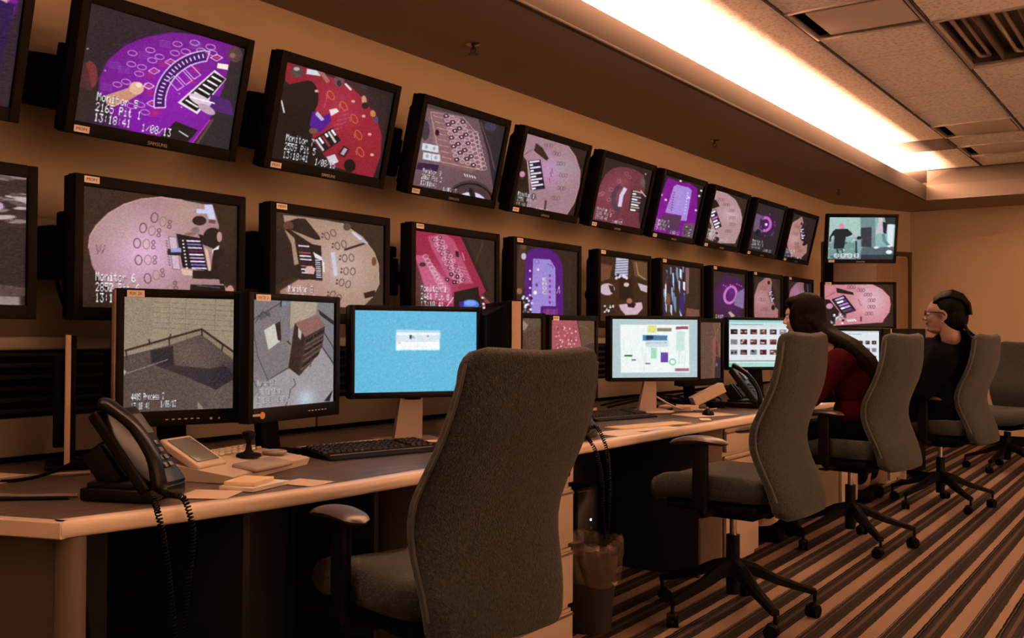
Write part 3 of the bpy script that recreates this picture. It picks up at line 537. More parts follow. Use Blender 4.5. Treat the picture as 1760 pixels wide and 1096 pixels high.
def pic_n6():
    P = Pic(230, 200, [(555, 165), (1565, 300), (1550, 1020), (535, 970)], (58, 42, 34)); bg = (58, 42, 34)
    out = [(590, 580), (600, 500), (640, 430), (720, 350), (820, 290), (930, 255), (1060, 242), (1200, 262), (1400, 300), (1440, 440), (1400, 560), (1400, 760), (1480, 850), (1540, 930), (1500, 1080), (900, 1000), (760, 890), (660, 790), (610, 690)]
    P.poly(out, (172, 138, 140)); P.glow((950, 600), 230, (236, 190, 226), .85); P.glow((760, 420), 150, (184, 164, 152), .5); P.glow((1230, 350), 130, (196, 168, 152), .5); mask_out(P, out, bg); P.line(out[:8], 6, (220, 170, 160)); P.line(out[-6:], 5, (150, 110, 120))
    ovals(P, [(1015, 380, 25), (940, 448, 18), (900, 550, 6), (908, 662, 0), (965, 785, -20), (1065, 900, -38)])
    for i in range(5): P.line([(640+i*14, 560+(i % 2)*30), (650+i*8, 620-(i % 3)*12)], 4, (110, 80, 90))
    P.ell((1308, 400), 46, 32, (44, 34, 34)); P.poly([(1290, 320), (1345, 325), (1345, 290), (1395, 290), (1418, 395), (1370, 388), (1358, 352), (1290, 350)], (206, 208, 236)); P.poly([(1370, 395), (1415, 395), (1415, 420), (1370, 415)], (120, 80, 80))
    P.poly([(1105, 505), (1155, 512), (1180, 730), (1130, 725)], (214, 186, 200)); P.line([(1105, 505), (1155, 512), (1180, 730), (1130, 725), (1105, 505)], 4, (130, 100, 110))
    for q in range(10): P.line([(1085+q*2, 530+q*18), (1096+q*2, 540+q*18)], 5, (120, 90, 110))
    P.poly([(1155, 487), (1320, 520), (1362, 740), (1195, 715)], (24, 20, 26))
    for q in range(9):
        y = 530+q*23; c = [(235, 232, 240), (140, 120, 220), (225, 215, 235), (120, 40, 110), (240, 240, 245), (210, 170, 220)][q % 6]; P.poly([(1220+q*4, y), (1312+q*5, y+4), (1315+q*5, y+15), (1222+q*4, y+11)], c); P.ell((1198+q*3, y+4), 7, 6, (240, 235, 240))
    P.poly([(1340, 580), (1362, 600), (1385, 735), (1365, 740)], (222, 190, 170)); P.poly([(1095, 610), (1100, 590), (1185, 585), (1190, 612), (1190, 635), (1100, 630)], (36, 36, 52)); P.poly([(1115, 585), (1185, 583), (1188, 612), (1118, 612)], (160, 170, 220))
    P.ell((1395, 510), 62, 62, (30, 24, 26)); P.poly([(1300, 490), (1400, 520), (1420, 600), (1330, 560)], (28, 24, 30)); P.ell((1280, 465), 28, 22, (140, 120, 120)); P.ell((1245, 490), 38, 10, (150, 110, 100)); P.ell((1440, 510), 18, 36, (190, 150, 150)); P.poly([(1390, 600), (1440, 565), (1430, 610), (1395, 640)], (235, 232, 240))
    P.poly([(1400, 600), (1470, 590), (1480, 800), (1260, 790), (1255, 735), (1380, 740)], (34, 24, 24)); P.poly([(1180, 722), (1260, 735), (1260, 772), (1195, 765)], (222, 192, 178)); P.poly([(1420, 650), (1560, 600), (1555, 830), (1440, 830)], (46, 34, 30))
    P.poly([(1245, 830), (1470, 840), (1480, 905), (1290, 910), (1240, 880)], (16, 14, 16)); P.line([(1290, 838), (1440, 855)], 8, (90, 90, 100)); P.ell((1508, 880), 26, 40, (196, 150, 140))
    for k, t in enumerate(('Monitor 6', '2852 Pit 6', '13:18:41')): P.text(.082, .700+k*.088, t, .0265, .074)
    return P.final()
def pic_n8():
    P = Pic(180, 170, [(165, 125), (905, 215), (905, 808), (160, 790)], (64, 48, 38)); bg = (62, 47, 38)
    out = [(225, 150), (340, 160), (500, 180), (620, 200), (760, 290), (840, 390), (870, 470), (875, 600), (830, 690), (760, 760), (300, 740), (240, 640), (330, 575), (480, 570), (340, 480), (240, 250)]
    P.poly(out, (172, 146, 126)); P.glow((620, 480), 190, (212, 186, 184), .7); P.glow((450, 680), 90, (190, 140, 140), .6); mask_out(P, out, bg); P.line(out[3:9], 5, (200, 175, 150))
    P.poly([(230, 200), (330, 170), (470, 290), (475, 310), (440, 310), (340, 270), (250, 240)], (40, 30, 28)); P.poly([(340, 170), (375, 175), (470, 290), (465, 310), (440, 310), (345, 260)], (48, 36, 30)); P.ell((260, 220), 34, 30, (110, 70, 56)); P.poly([(160, 260), (260, 240), (340, 290), (420, 340), (480, 350), (490, 580), (280, 560), (160, 620)], (44, 34, 30)); P.poly([(230, 240), (300, 300), (330, 470), (300, 480), (280, 340)], (206, 170, 150), .8)
    for q in range(10): P.poly([(325+q*3, 345+q*22), (400+q*4, 350+q*22), (402+q*4, 360+q*22), (327+q*3, 355+q*22)], [(225, 215, 235), (60, 40, 60), (190, 90, 110), (240, 240, 245)][q % 4])
    for q in range(9): P.poly([(440+q, 440+q*14), (475+q, 442+q*14), (476+q, 450+q*14), (441+q, 448+q*14)], (210, 205, 225))
    P.poly([(425, 390), (480, 420), (495, 450), (440, 430)], (230, 225, 235)); P.ell((405, 510), 36, 26, (215, 180, 180)); P.line([(495, 370), (530, 380), (540, 560), (500, 555), (495, 370)], 4, (190, 150, 160)); P.line([(560, 400), (580, 540)], 26, (205, 205, 225)); P.line([(495, 455), (500, 520)], 10, (235, 235, 245))
    for (x, y, r) in [(520, 285, -25), (590, 350, -15), (640, 430, -5), (650, 515, 3), (620, 590, 15), (560, 670, 30)]:
        a = math.radians(r)
        for k in (0, 46): P.ring((x+k*math.cos(a), y+k*math.sin(a)), 16, 24, 5, (96, 76, 66), r)
        P.ell((x-32, y+8), 7, 7, (90, 60, 60)); P.ell((x-30, y-14), 6, 6, (90, 60, 60))
    P.line([(640, 375), (780, 330)], 14, (70, 46, 42)); P.poly([(690, 250), (760, 300), (745, 315), (685, 262)], (205, 210, 235)); P.ell((655, 225), 26, 24, (100, 76, 70)); P.line([(760, 315), (790, 330)], 16, (190, 180, 190)); P.poly([(770, 660), (850, 640), (850, 680), (780, 695)], (52, 32, 26)); P.ell((840, 450), 16, 30, (120, 84, 60))
    P.poly([(205, 645), (330, 570), (380, 600), (350, 720), (205, 710)], (190, 150, 140), .8)
    for k, t in enumerate(('Monitor 8', '2871 Pit 9', '13:18:41')): P.text(.12, .72+k*.085, t, .0235, .068)
    return P.final()
def pic_n10():
    P = Pic(135, 150, [(1085, 260), (1605, 320), (1608, 823), (1085, 812)], (60, 44, 36)); P.poly([(1080, 255), (1380, 290), (1560, 640), (1500, 690), (1340, 800), (1180, 700), (1085, 430)], (158, 44, 78)); P.glow((1250, 600), 140, (196, 100, 140), .7)
    P.poly([(1380, 290), (1610, 320), (1640, 960), (1600, 700), (1560, 640)], (58, 45, 36)); P.line([(1400, 300), (1560, 640)], 24, (44, 32, 28)); P.line([(1480, 470), (1530, 330)], 8, (82, 66, 46)); P.line([(1560, 540), (1600, 480)], 6, (74, 60, 40))
    P.poly([(1170, 300), (1280, 280), (1340, 320), (1470, 600), (1420, 600), (1300, 560), (1200, 380)], (206, 120, 150), .6); P.poly([(1090, 420), (1160, 420), (1320, 620), (1340, 730), (1180, 700)], (206, 118, 152), .7)
    for i in range(10):
        for j in range(4):
            c = (1210+i*17+j*-2+j*16, 322+i*26-j*6+i*4)
            if (i+j) % 3: P.ring(c, 11, 12, 4, (225, 190, 205))
            else: P.ell(c, 10, 10, (70, 36, 50)); P.ell(c, 5, 5, (225, 200, 210))
    for c in [(1300, 575), (1345, 590), (1325, 540), (1365, 555)]: P.ell(c, 13, 13, (30, 18, 26)); P.ell(c, 6, 6, (225, 190, 200))
    for i in range(9): P.ring((1160+i*14, 430+i*26), 16, 14, 4, (222, 190, 200)); P.ring((1200+i*12, 500+i*18), 15, 13, 3, (222, 190, 200))
    for i in range(5): P.line([(1370+i*18, 490+i*22), (1420+i*8, 500+i*22)], 3, (220, 180, 190))
    P.poly([(1350, 390), (1370, 395), (1375, 430), (1355, 425)], (30, 22, 26)); P.line([(1395, 400), (1410, 450)], 6, (215, 170, 190)); P.ell((1140, 480), 20, 14, (70, 50, 40))
    P.poly([(1345, 655), (1500, 620), (1525, 800), (1345, 800)], (22, 20, 24)); P.ell((1450, 735), 58, 34, (90, 130, 220)); P.poly([(1380, 715), (1410, 720), (1405, 760), (1378, 755)], (60, 50, 160)); P.ell((1450, 725), 40, 18, (130, 170, 240))
    P.line([(1525, 680), (1600, 760)], 22, (150, 70, 60)); 
    for q in range(12): P.ell((1530+q*2, 690+q*13), 9, 7, random.choice([(240, 225, 240), (70, 30, 60), (190, 90, 130)]))
    P.osd('Monitor 1', '2461 Pit 8', .08, .63, .034, .075, False); P.line([(1290, 760), (1340, 690)], 6, (230, 220, 240)); return P.final()
def pic_n12():
    P = Pic(115, 130, [(115, 140), (660, 190), (665, 735), (110, 721)], (56, 42, 34)); P.poly([(195, 560), (195, 260), (230, 190), (300, 165), (400, 170), (480, 210), (530, 300), (540, 700), (300, 720)], (96, 28, 130)); P.poly([(270, 250), (420, 255), (465, 320), (472, 620), (340, 620), (330, 720), (255, 700), (255, 560)], (164, 146, 216))
    P.poly([(340, 625), (500, 630), (500, 720), (330, 715)], (92, 30, 130)); 
    for q in range(9): P.line([(365+q*15, 645), (365+q*15, 700)], 6, (190, 110, 150))
    P.poly([(560, 190), (660, 200), (660, 760), (545, 740)], (54, 42, 34)); P.line([(600, 240), (590, 640)], 10, (70, 54, 42)); P.poly([(150, 160), (205, 160), (195, 480), (130, 520), (120, 350)], (78, 56, 44)); P.ell((185, 150), 26, 34, (110, 74, 54)); P.ell((188, 235), 22, 26, (200, 190, 210)); P.ell((150, 505), 26, 24, (150, 110, 90))
    for y in (345, 410, 478, 535): P.ell((243, y), 9, 9, (235, 232, 240))
    P.ell((288, 515), 15, 15, (245, 245, 250)); P.ell((313, 335), 9, 12, (235, 235, 240)); P.ring((300, 275), 20, 18, 4, (120, 100, 150)); P.ell((300, 455), 9, 14, (90, 80, 120))
    for y in range(380, 620, 42): P.ell((417, y), 10, 12, (170, 50, 150)); P.line([(440, y-10), (444, y+14)], 3, (130, 100, 180))
    for k, ch in enumerate('COME'):     # lettering down the felt
        c = P.uv([(352, 515-k*34)])[0]; P.text(c[0], c[1]-.03, ch, .075, .045, (235, 225, 190), False)
    P.line([(395, 290), (430, 300), (445, 320)], 5, (90, 60, 130)); P.line([(480, 520), (500, 460), (505, 520)], 5, (225, 220, 235))
    for q in range(26): P.ell((150+random.random()*110, 540+random.random()*130), 12, 10, random.choice([(205, 212, 230), (40, 36, 50), (240, 240, 245), (120, 126, 150)]))
    return P.final()
def pic_n14():
    P = Pic(90, 120, [(775, 215), (1165, 265), (1170, 753), (775, 744)], (70, 46, 28)); P.poly([(780, 280), (880, 300), (860, 400), (780, 430)], (120, 80, 54)); P.poly([(910, 235), (1010, 245), (1005, 400), (900, 400)], (196, 196, 220))
    for q in range(7): P.line([(910, 262+q*20), (1008, 256+q*20)], 5, (92, 84, 100))
    P.poly([(1040, 260), (1160, 275), (1160, 420), (1060, 380)], (112, 84, 56)); P.line([(1070, 270), (1090, 370), (1150, 410)], 6, (190, 165, 130))
    P.poly([(930, 400), (1040, 400), (1050, 600), (940, 560)], (48, 30, 20)); P.ell((840, 488), 62, 48, (208, 186, 196)); P.poly([(850, 455), (890, 460), (905, 530), (870, 510)], (60, 40, 40)); P.poly([(1085, 435), (1165, 460), (1162, 515), (1110, 495)], (206, 184, 196)); P.poly([(935, 610), (1120, 590), (1130, 640), (1085, 690), (990, 695), (950, 650)], (212, 184, 198)); P.poly([(1000, 590), (1075, 600), (1060, 635), (1010, 630)], (50, 34, 34)); P.ell((1020, 580), 24, 22, (170, 120, 90)); P.ell((995, 450), 22, 18, (215, 190, 180))
    for q in range(9): P.ell((885+q*14, 375+(q % 3)*12), 11, 11, random.choice([(225, 215, 225), (50, 34, 26)]))
    for q in range(22): P.ell((820+random.random()*70, 605+random.random()*80), 9, 8, random.choice([(225, 228, 240), (40, 30, 30)]))
    return P.final()
def pic_n16():
    P = Pic(80, 110, [(1260, 285), (1605, 325), (1600, 762), (1255, 757)], (64, 46, 34)); rs = random.Random(4)
    for q in range(46):
        x = 1255+rs.random()*200; y = 300+rs.random()*330; w_ = 8+rs.random()*14; c = rs.choice([(190, 214, 236), (120, 150, 180), (60, 50, 90), (230, 236, 246), (40, 30, 46), (96, 70, 60)]); P.poly([(x, y), (x+w_, y+4), (x+w_, y+70+rs.random()*90), (x, y+60)], c)
    P.poly([(1480, 320), (1600, 330), (1600, 640), (1490, 620)], (66, 46, 34)); P.poly([(1470, 320), (1505, 322), (1500, 520), (1480, 530)], (140, 104, 110)); P.ell((1440, 600), 24, 90, (66, 48, 110)); P.ell((1320, 570), 20, 50, (130, 90, 70)); P.poly([(1480, 640), (1590, 650), (1590, 745), (1470, 730)], (128, 90, 78)); P.line([(1560, 340), (1575, 600)], 6, (92, 66, 46)); return P.final()
def pic_n18():
    P = Pic(70, 100, [(205, 105), (470, 155), (470, 545), (205, 500)], (58, 46, 44)); P.ell((345, 320), 135, 165, (78, 34, 84)); P.glow((345, 300), 80, (120, 40, 130), .7); P.ring((350, 300), 48, 62, 20, (206, 130, 206), 15, .9); P.ell((355, 280), 22, 34, (110, 40, 130)); P.poly([(400, 290), (465, 260), (460, 420), (380, 380)], (140, 124, 160))
    for q in range(9): P.poly([(285+q*18, 220+(q % 3)*10), (298+q*18, 215+(q % 3)*10), (300+q*18, 232+(q % 3)*8)], (214, 100, 200))
    P.poly([(330, 430), (350, 425), (390, 465), (360, 475)], (190, 176, 150)); P.osd('2165', 'Pit 3', .1, .82, .06, .06, False); return P.final()
def pic_n20():
    return small_round([(530, 160), (765, 195), (765, 545), (530, 505)], [(655, 165), (690, 200), (680, 300), (720, 400), (745, 420), (740, 545), (560, 520), (535, 400), (540, 300), (575, 215)], (172, 124, 124), (600, 330), (200, 156, 160), (60, 44, 36), [(655, 285), (690, 275), (720, 350), (680, 360)], [(600, 250), (590, 330), (610, 400)], None, ('', '', .1, .86, .05, .05, False), 62, 92,
        extra=lambda P: (P.ell((662, 215), 12, 14, (50, 30, 34)), P.ell((700, 400), 16, 20, (30, 24, 24)), P.line([(700, 200), (745, 320)], 30, (70, 54, 46))))
def pic_n22():
    return small_round([(795, 200), (1045, 230), (1045, 560), (795, 530)], [(800, 330), (820, 270), (870, 225), (930, 205), (975, 215), (970, 300), (1000, 380), (1000, 560), (800, 530)], (150, 104, 112), (880, 290), (176, 136, 168), (58, 42, 38), None, (), [(960, 205), (1040, 225), (1040, 400), (990, 330), (960, 270)], (), 62, 86,
        extra=lambda P: (P.ell((972, 255), 14, 14, (30, 24, 28)), P.line([(1000, 240), (1010, 330)], 12, (92, 86, 112))))
def pic_n24():
    P = Pic(125, 105, [(1080, 215), (1640, 215), (1645, 610), (1085, 545)], (52, 34, 30)); out = [(1080, 222), (1440, 215), (1530, 260), (1600, 330), (1612, 400), (1600, 470), (1550, 535), (1540, 560), (1090, 545)]
    P.poly(out, (206, 140, 152)); P.glow((1440, 350), 150, (226, 196, 206), .8); mask_out(P, out, (52, 34, 30)); P.line(out[1:8], 5, (236, 160, 170)); tray(P, [(1145, 335), (1220, 310), (1300, 430), (1215, 455)], 5, ((210, 180, 230), (110, 70, 140), (180, 140, 210))); P.line([(1140, 340), (1222, 310), (1310, 435), (1215, 460), (1140, 340)], 9, (34, 20, 30)); P.poly([(1165, 245), (1290, 285), (1295, 305), (1170, 285)], (36, 22, 26)); P.line([(1090, 320), (1160, 280)], 4, (150, 80, 90))
    P.poly([(1070, 330), (1120, 340), (1190, 440), (1150, 540), (1075, 540)], (40, 26, 36)); P.ell((1120, 390), 24, 22, (206, 150, 176))
    for (x, y) in [(1255, 240), (1330, 265), (1390, 305), (1420, 355), (1420, 412), (1400, 470)]: spots(P, [(x, y)], 9, 14, 4, (124, 70, 90), 15, 3, 1.2, (1, .05))
    for q in [(1330, 345), (1340, 375)]: P.line([q, (q[0]+16, q[1]+22)], 5, (200, 60, 110))
    for q in range(30): P.ell((1125+random.random()*110, 460+random.random()*75), 9, 8, random.choice([(230, 236, 240), (60, 80, 90), (40, 24, 30), (170, 200, 206)]))
    for q in range(8): P.ell((1250+q*9, 512+(q % 2)*10), 7, 6, (240, 236, 240))
    P.poly([(1350, 490), (1362, 490), (1362, 535), (1350, 533)], (120, 20, 30)); return P.final()
def pic_m3cut():    # rightmost part of the cut off monitor, top row
    P = Pic(120, 190, None, (52, 40, 56)); D = lambda pts: [(1+(x-62)/260., y/205.) for x, y in pts]
    P.poly(D([(-200, -10), (62, -10), (45, 100), (20, 140), (-10, 150), (-200, 150)]), (124, 22, 150)); P.poly(D([(20, 40), (52, 38), (40, 190), (0, 190), (-10, 170), (22, 80)]), (44, 26, 84)); P.poly(D([(2, 8), (30, 4), (50, 20), (42, 40), (28, 36), (6, 20)]), (222, 170, 170))
    for q in range(12): P.poly(D([(-20, 44+q*6), (16, 42+q*6), (16, 45+q*6), (-20, 47+q*6)]), [(240, 235, 240), (60, 40, 60), (230, 110, 90)][q % 3])
    return P.final()
def pic_n5cut():
    P = Pic(120, 190, None, (66, 52, 52)); rs = random.Random(3)
    for q in range(90): c = rs.choice([(150, 130, 130), (190, 176, 176), (110, 92, 92)]); P.ell((rs.random(), rs.random()*.36), .06, .017, c, rs.random()*30-15); P.ring((rs.random(), rs.random()*.36), .06, .017, .004, (50, 38, 38))
    P.ring((.72, .22), .16, .05, .02, (206, 180, 206), 10); P.poly([(.6, .38), (1, .40), (1, .98), (.3, .98), (.3, .5)], (52, 42, 42)); P.poly([(.3, .74), (1, .86), (1, .92), (.3, .98)], (92, 74, 74)); P.poly([(.80, .93), (.97, .93), (.97, 1), (.80, 1)], (156, 140, 134)); return P.final()
def pic_a():        # 4485 Process 2
    P = Pic(190, 200, [(222, 85), (930, 90), (948, 828), (240, 850)], (158, 146, 130), 8); P.poly([(222, 85), (410, 85), (400, 420), (235, 480)], (158, 142, 124)); P.poly([(410, 85), (935, 90), (935, 460), (700, 300), (400, 400)], (164, 148, 128))
    for y in range(120, 300, 34): P.line([(410, y), (935, y+20)], 3, (128, 112, 98)); 
    for x in (500, 600, 780, 880): P.line([(x, 90), (x, 300)], 3, (134, 118, 104))
    P.poly([(235, 480), (520, 400), (700, 330), (940, 520), (948, 830), (240, 850)], (98, 84, 80)); P.glow((640, 470), 120, (118, 102, 90), .7); P.glow((760, 700), 160, (112, 98, 96), .6); P.poly([(250, 450), (700, 330), (940, 530), (935, 470), (700, 300), (255, 430)], (150, 132, 112))
    P.line([(245, 442), (700, 296), (935, 470)], 13, (62, 50, 44)); 
    for p_ in [[(250, 440), (258, 500)], [(505, 350), (508, 410)], [(835, 395), (830, 440)], [(700, 295), (705, 340)], [(385, 370), (388, 392)], [(512, 330), (512, 350)]]: P.line(p_, 9, (62, 50, 44))
    P.poly([(395, 440), (530, 410), (540, 540), (400, 520)], (56, 48, 52)); P.poly([(380, 520), (760, 560), (850, 540), (930, 620), (800, 700), (560, 590)], (66, 56, 62)); P.glow((870, 590), 60, (56, 48, 56), .7); P.line([(260, 590), (500, 500)], 5, (160, 148, 140)); P.poly([(235, 560), (258, 580), (245, 605)], (190, 176, 160)); P.poly([(690, 775), (735, 830), (695, 835)], (150, 134, 122)); P.line([(930, 610), (800, 700)], 4, (60, 50, 54)); P.poly([(930, 620), (945, 830), (740, 840), (800, 710)], (110, 98, 92), .7)
    P.text(.075, .835, '4485 Process 2', .0195, .06); P.text(.075, .915, '13:18:41', .0195, .06); P.text(.315, .905, '1/08/13', .0195, .06); return P.final()
def pic_b():        # 1707 Cash Room
    P = Pic(150, 185, [(1032, 118), (1608, 122), (1628, 768), (1045, 826)], (140, 134, 138), 7); P.poly([(1300, 118), (1490, 120), (1480, 200), (1300, 300)], (176, 164, 146)); P.poly([(1032, 118), (1300, 118), (1300, 560), (1150, 640), (1032, 560)], (132, 126, 128)); P.poly([(1490, 120), (1608, 122), (1620, 520), (1520, 400)], (132, 132, 136))
    P.poly([(1040, 780), (1150, 640), (1300, 560), (1520, 400), (1625, 540), (1628, 768), (1045, 826)], (164, 158, 162)); P.glow((1430, 750), 60, (200, 216, 226), .8); P.line([(1045, 260), (1060, 240), (1230, 140)], 5, (70, 62, 62)); P.poly([(1090, 215), (1150, 180), (1165, 215), (1090, 255)], (98, 96, 98)); P.line([(1065, 265), (1110, 195), (1160, 225)], 5, (60, 52, 52)); P.poly([(1230, 128), (1300, 135), (1240, 160)], (120, 150, 170)); P.line([(1236, 125), (1236, 160)], 10, (50, 52, 60))
    P.line([(1050, 310), (1085, 480), (1160, 630)], 4, (70, 66, 70)); P.line([(1150, 640), (1300, 550)], 4, (60, 54, 56)); P.line([(1045, 600), (1085, 680)], 4, (84, 80, 84)); P.poly([(1125, 315), (1195, 270), (1240, 380), (1158, 440)], (206, 202, 196)); P.poly([(1200, 275), (1235, 252), (1245, 380), (1222, 375)], (50, 40, 36)); P.line([(1300, 120), (1300, 300)], 3, (110, 100, 100))
    P.poly([(1335, 262), (1490, 205), (1550, 270), (1410, 350)], (150, 108, 104)); P.poly([(1335, 262), (1410, 350), (1375, 600), (1300, 550)], (60, 44, 38)); P.poly([(1410, 350), (1548, 275), (1535, 400), (1510, 460), (1375, 605)], (72, 56, 50))
    for a, b_ in [((1415, 400), (1540, 330)), ((1412, 430), (1535, 360)), ((1405, 470), (1530, 390)), ((1400, 510), (1520, 425)), ((1390, 560), (1500, 470))]: P.line([a, b_], 8, (124, 96, 90))
    for a, b_ in [((1425, 375), (1540, 305)), ((1412, 450), (1530, 375)), ((1400, 540), (1505, 455))]: P.line([a, b_], 14, (34, 26, 24))
    P.line([(1470, 330), (1455, 540)], 6, (92, 70, 64)); P.poly([(1360, 290), (1385, 320), (1380, 370), (1362, 350)], (196, 190, 186)); P.poly([(1495, 170), (1608, 240), (1608, 265), (1510, 205)], (52, 50, 52)); P.line([(1545, 320), (1618, 420)], 6, (60, 56, 58)); P.line([(1525, 400), (1622, 520)], 6, (52, 48, 50)); P.line([(1340, 620), (1355, 660), (1320, 690), (1310, 750), (1285, 810)], 5, (84, 76, 80)); P.poly([(1620, 690), (1560, 765), (1600, 765)], (50, 44, 48)); P.line([(1290, 380), (1310, 400)], 8, (60, 54, 54))
    P.text(.075, .74, 'Monitor 28', .021, .055, (206, 204, 208)); P.text(.075, .82, '1707 Cash Room', .019, .055, (206, 204, 208)); P.text(.075, .90, '13:18:41', .019, .055, (206, 204, 208)); P.text(.305, .90, '1/08/13', .019, .055, (206, 204, 208)); return P.final()
def pic_blue():
    P = Pic(150, 100, [(668, 785), (1488, 785), (1497, 1340), (672, 1340)], (110, 190, 222), 5); P.glow((1080, 1000), 420, (124, 202, 232), .4); P.poly([(940, 915), (1235, 918), (1235, 1052), (940, 1055)], (245, 250, 252)); P.poly([(940, 915), (1235, 918), (1235, 935), (940, 935)], (190, 222, 240)); P.poly([(942, 950), (1233, 950), (1233, 985), (942, 988)], (222, 232, 238)); P.poly([(1030, 950), (1045, 950), (1045, 975), (1030, 975)], (50, 60, 90)); P.line([(955, 1005), (970, 1005)], 5, (120, 120, 130)); P.line([(1055, 960), (1058, 972)], 5, (120, 120, 140)); P.ell((1153, 958), 5, 5, (120, 60, 80)); P.line([(942, 992), (1233, 990)], 3, (160, 190, 210)); P.line([(1040, 1030), (1150, 1030)], 5, (226, 226, 230)); return P.final()
def pic_plan():
    P = Pic(140, 95, [(878, 726), (1548, 726), (1560, 1180), (880, 1195)], (188, 206, 210), 4); P.poly([(945, 772), (1480, 768), (1495, 1140), (955, 1150)], (240, 248, 246)); rs = random.Random(2)
    for q in range(22): x = 960+rs.random()*500; y0 = 780+rs.random()*240; P.line([(x, y0), (x, y0+60+rs.random()*60)], 3, (200, 214, 210))
    P.poly([(1160, 775), (1230, 775), (1225, 835), (1160, 835)], (226, 226, 150)); P.poly([(1235, 795), (1345, 795), (1345, 822), (1235, 822)], (150, 140, 120)); P.poly([(1380, 783), (1475, 780), (1475, 802), (1380, 804)], (160, 90, 110)); P.poly([(1125, 852), (1315, 852), (1315, 890), (1125, 895)], (80, 140, 180)); P.poly([(1150, 856), (1205, 856), (1205, 885), (1150, 888)], (30, 60, 90)); P.poly([(1140, 895), (1325, 890), (1325, 940), (1150, 945)], (208, 226, 232)); P.line([(1150, 915), (1310, 908)], 3, (150, 150, 160)); P.poly([(1190, 950), (1235, 950), (1235, 1035), (1190, 1035)], (170, 226, 196)); P.poly([(1265, 985), (1322, 985), (1325, 1062), (1268, 1065)], (112, 74, 172)); P.poly([(1385, 820), (1450, 820), (1450, 970), (1385, 970)], (206, 232, 226)); P.ring((1360, 1060), 24, 22, 8, (110, 206, 150)); P.line([(985, 1015), (1040, 1015)], 12, (30, 110, 50)); P.line([(1040, 1048), (1070, 1048)], 7, (60, 60, 66)); P.line([(1150, 1075), (1185, 1075)], 7, (60, 60, 66)); P.poly([(1380, 1110), (1490, 1108), (1490, 1130), (1380, 1132)], (180, 110, 140))
    for q in range(30): P.line([(960+rs.random()*500, 960+rs.random()*150)]*1+[(970+rs.random()*500, 960+rs.random()*150)], 1, (225, 232, 232), .3)
    return P.final()
def pic_thumbs(cols, rows, x0, y0, dx, dy, s, w=110, h=95, browser=True):
    P = Pic(w, h, None, (226, 232, 238), 4); rs = random.Random(cols*7+rows)
    if browser: P.poly([(0, 0), (1, 0), (1, .055), (0, .055)], (150, 206, 210)); P.poly([(0, .055), (1, .055), (1, .15), (0, .15)], (204, 228, 226)); P.line([(.04, .1), (.5, .1)], .012, (120, 140, 140)); P.poly([(0, .86), (1, .86), (1, .88), (0, .88)], (120, 160, 156)); P.poly([(0, .91), (1, .91), (1, 1), (0, 1)], (176, 222, 214)); P.poly([(0, .91), (.12, .91), (.12, 1), (0, 1)], (110, 206, 150))
    else: P.poly([(0, 0), (1, 0), (1, .03), (0, .03)], (190, 200, 204)); P.line([(.05, .08), (.7, .08)], .01, (150, 160, 164))
    for i in range(rows):
        for j in range(cols):
            x, y = x0+j*dx, y0+i*dy; c = rs.choice([(50, 40, 40), (90, 40, 44), (40, 36, 46), (96, 60, 56), (130, 140, 150)]); P.poly([(x, y), (x+s, y), (x+s, y+s*1.1), (x, y+s*1.1)], c)
            for q in range(3): P.ell((x+s*(.2+.6*rs.random()), y+s*(.2+.7*rs.random())), s*.16, s*.2, rs.choice([(210, 200, 200), (20, 16, 18), (160, 120, 110)]))
    return P.final()
def pic_e():
    P = Pic(90, 95, None, (104, 88, 72), 8); P.poly([(0, .1), (.5, .02), (.5, 1), (0, 1)], (122, 108, 92)); P.poly([(.5, .3), (.62, .2), (1, .1), (1, 1), (.45, 1), (.5, .6)], (92, 72, 56)); P.ell((.60, .24), .07, .09, (40, 30, 26)); P.poly([(.55, .35), (.72, .3), (.8, .6), (.62, .8), (.45, .65)], (84, 64, 48)); P.line([(.5, .6), (.6, .75)], .04, (150, 128, 104)); P.ell((.65, .1), .1, .06, (160, 140, 130)); return P.final()
def pic_f():
    P = Pic(110, 130, [(420, 725), (818, 730), (850, 1360), (425, 1300)], (120, 92, 80), 7); P.poly([(420, 725), (650, 728), (700, 940), (690, 1050), (440, 1300), (420, 1000)], (178, 96, 108)); P.poly([(650, 728), (815, 730), (820, 910), (700, 940)], (110, 84, 62)); P.line([(650, 730), (700, 940)], 8, (70, 50, 40)); P.line([(640, 760), (760, 800)], 5, (140, 112, 84))
    for q in range(60): x = 470+random.random()*180; y = 780+random.random()*200; P.ell((x, y), 7, 7, random.choice([(235, 200, 200), (220, 150, 150), (150, 70, 84)]))
    P.poly([(690, 950), (820, 915), (850, 1340), (440, 1330), (560, 1100)], (84, 58, 60)); 
    for q in range(8): P.line([(700+q*6, 1100+q*20), (800, 1180+q*18)], 5, (196, 160, 180))
    return P.final()
def pic_h():
    P = Pic(80, 105, [(1100, 745), (1735, 745), (1735, 1240), (1100, 1240)], (110, 84, 70), 7); P.poly([(1590, 880), (1640, 860), (1720, 960), (1720, 1240), (1590, 1240)], (140, 92, 80)); P.poly([(1640, 900), (1680, 920), (1690, 1050), (1640, 1020)], (60, 46, 46)); P.poly([(1600, 745), (1735, 745), (1735, 900), (1650, 850)], (120, 92, 72)); P.line([(1600, 760), (1640, 860), (1720, 760)], 8, (166, 120, 90)); P.poly([(1640, 1040), (1735, 1060), (1735, 1240), (1620, 1240)], (66, 56, 60)); P.ell((1660, 1120), 20, 14, (140, 124, 124)); P.glow((1650, 960), 80, (170, 110, 92), .5); return P.final()

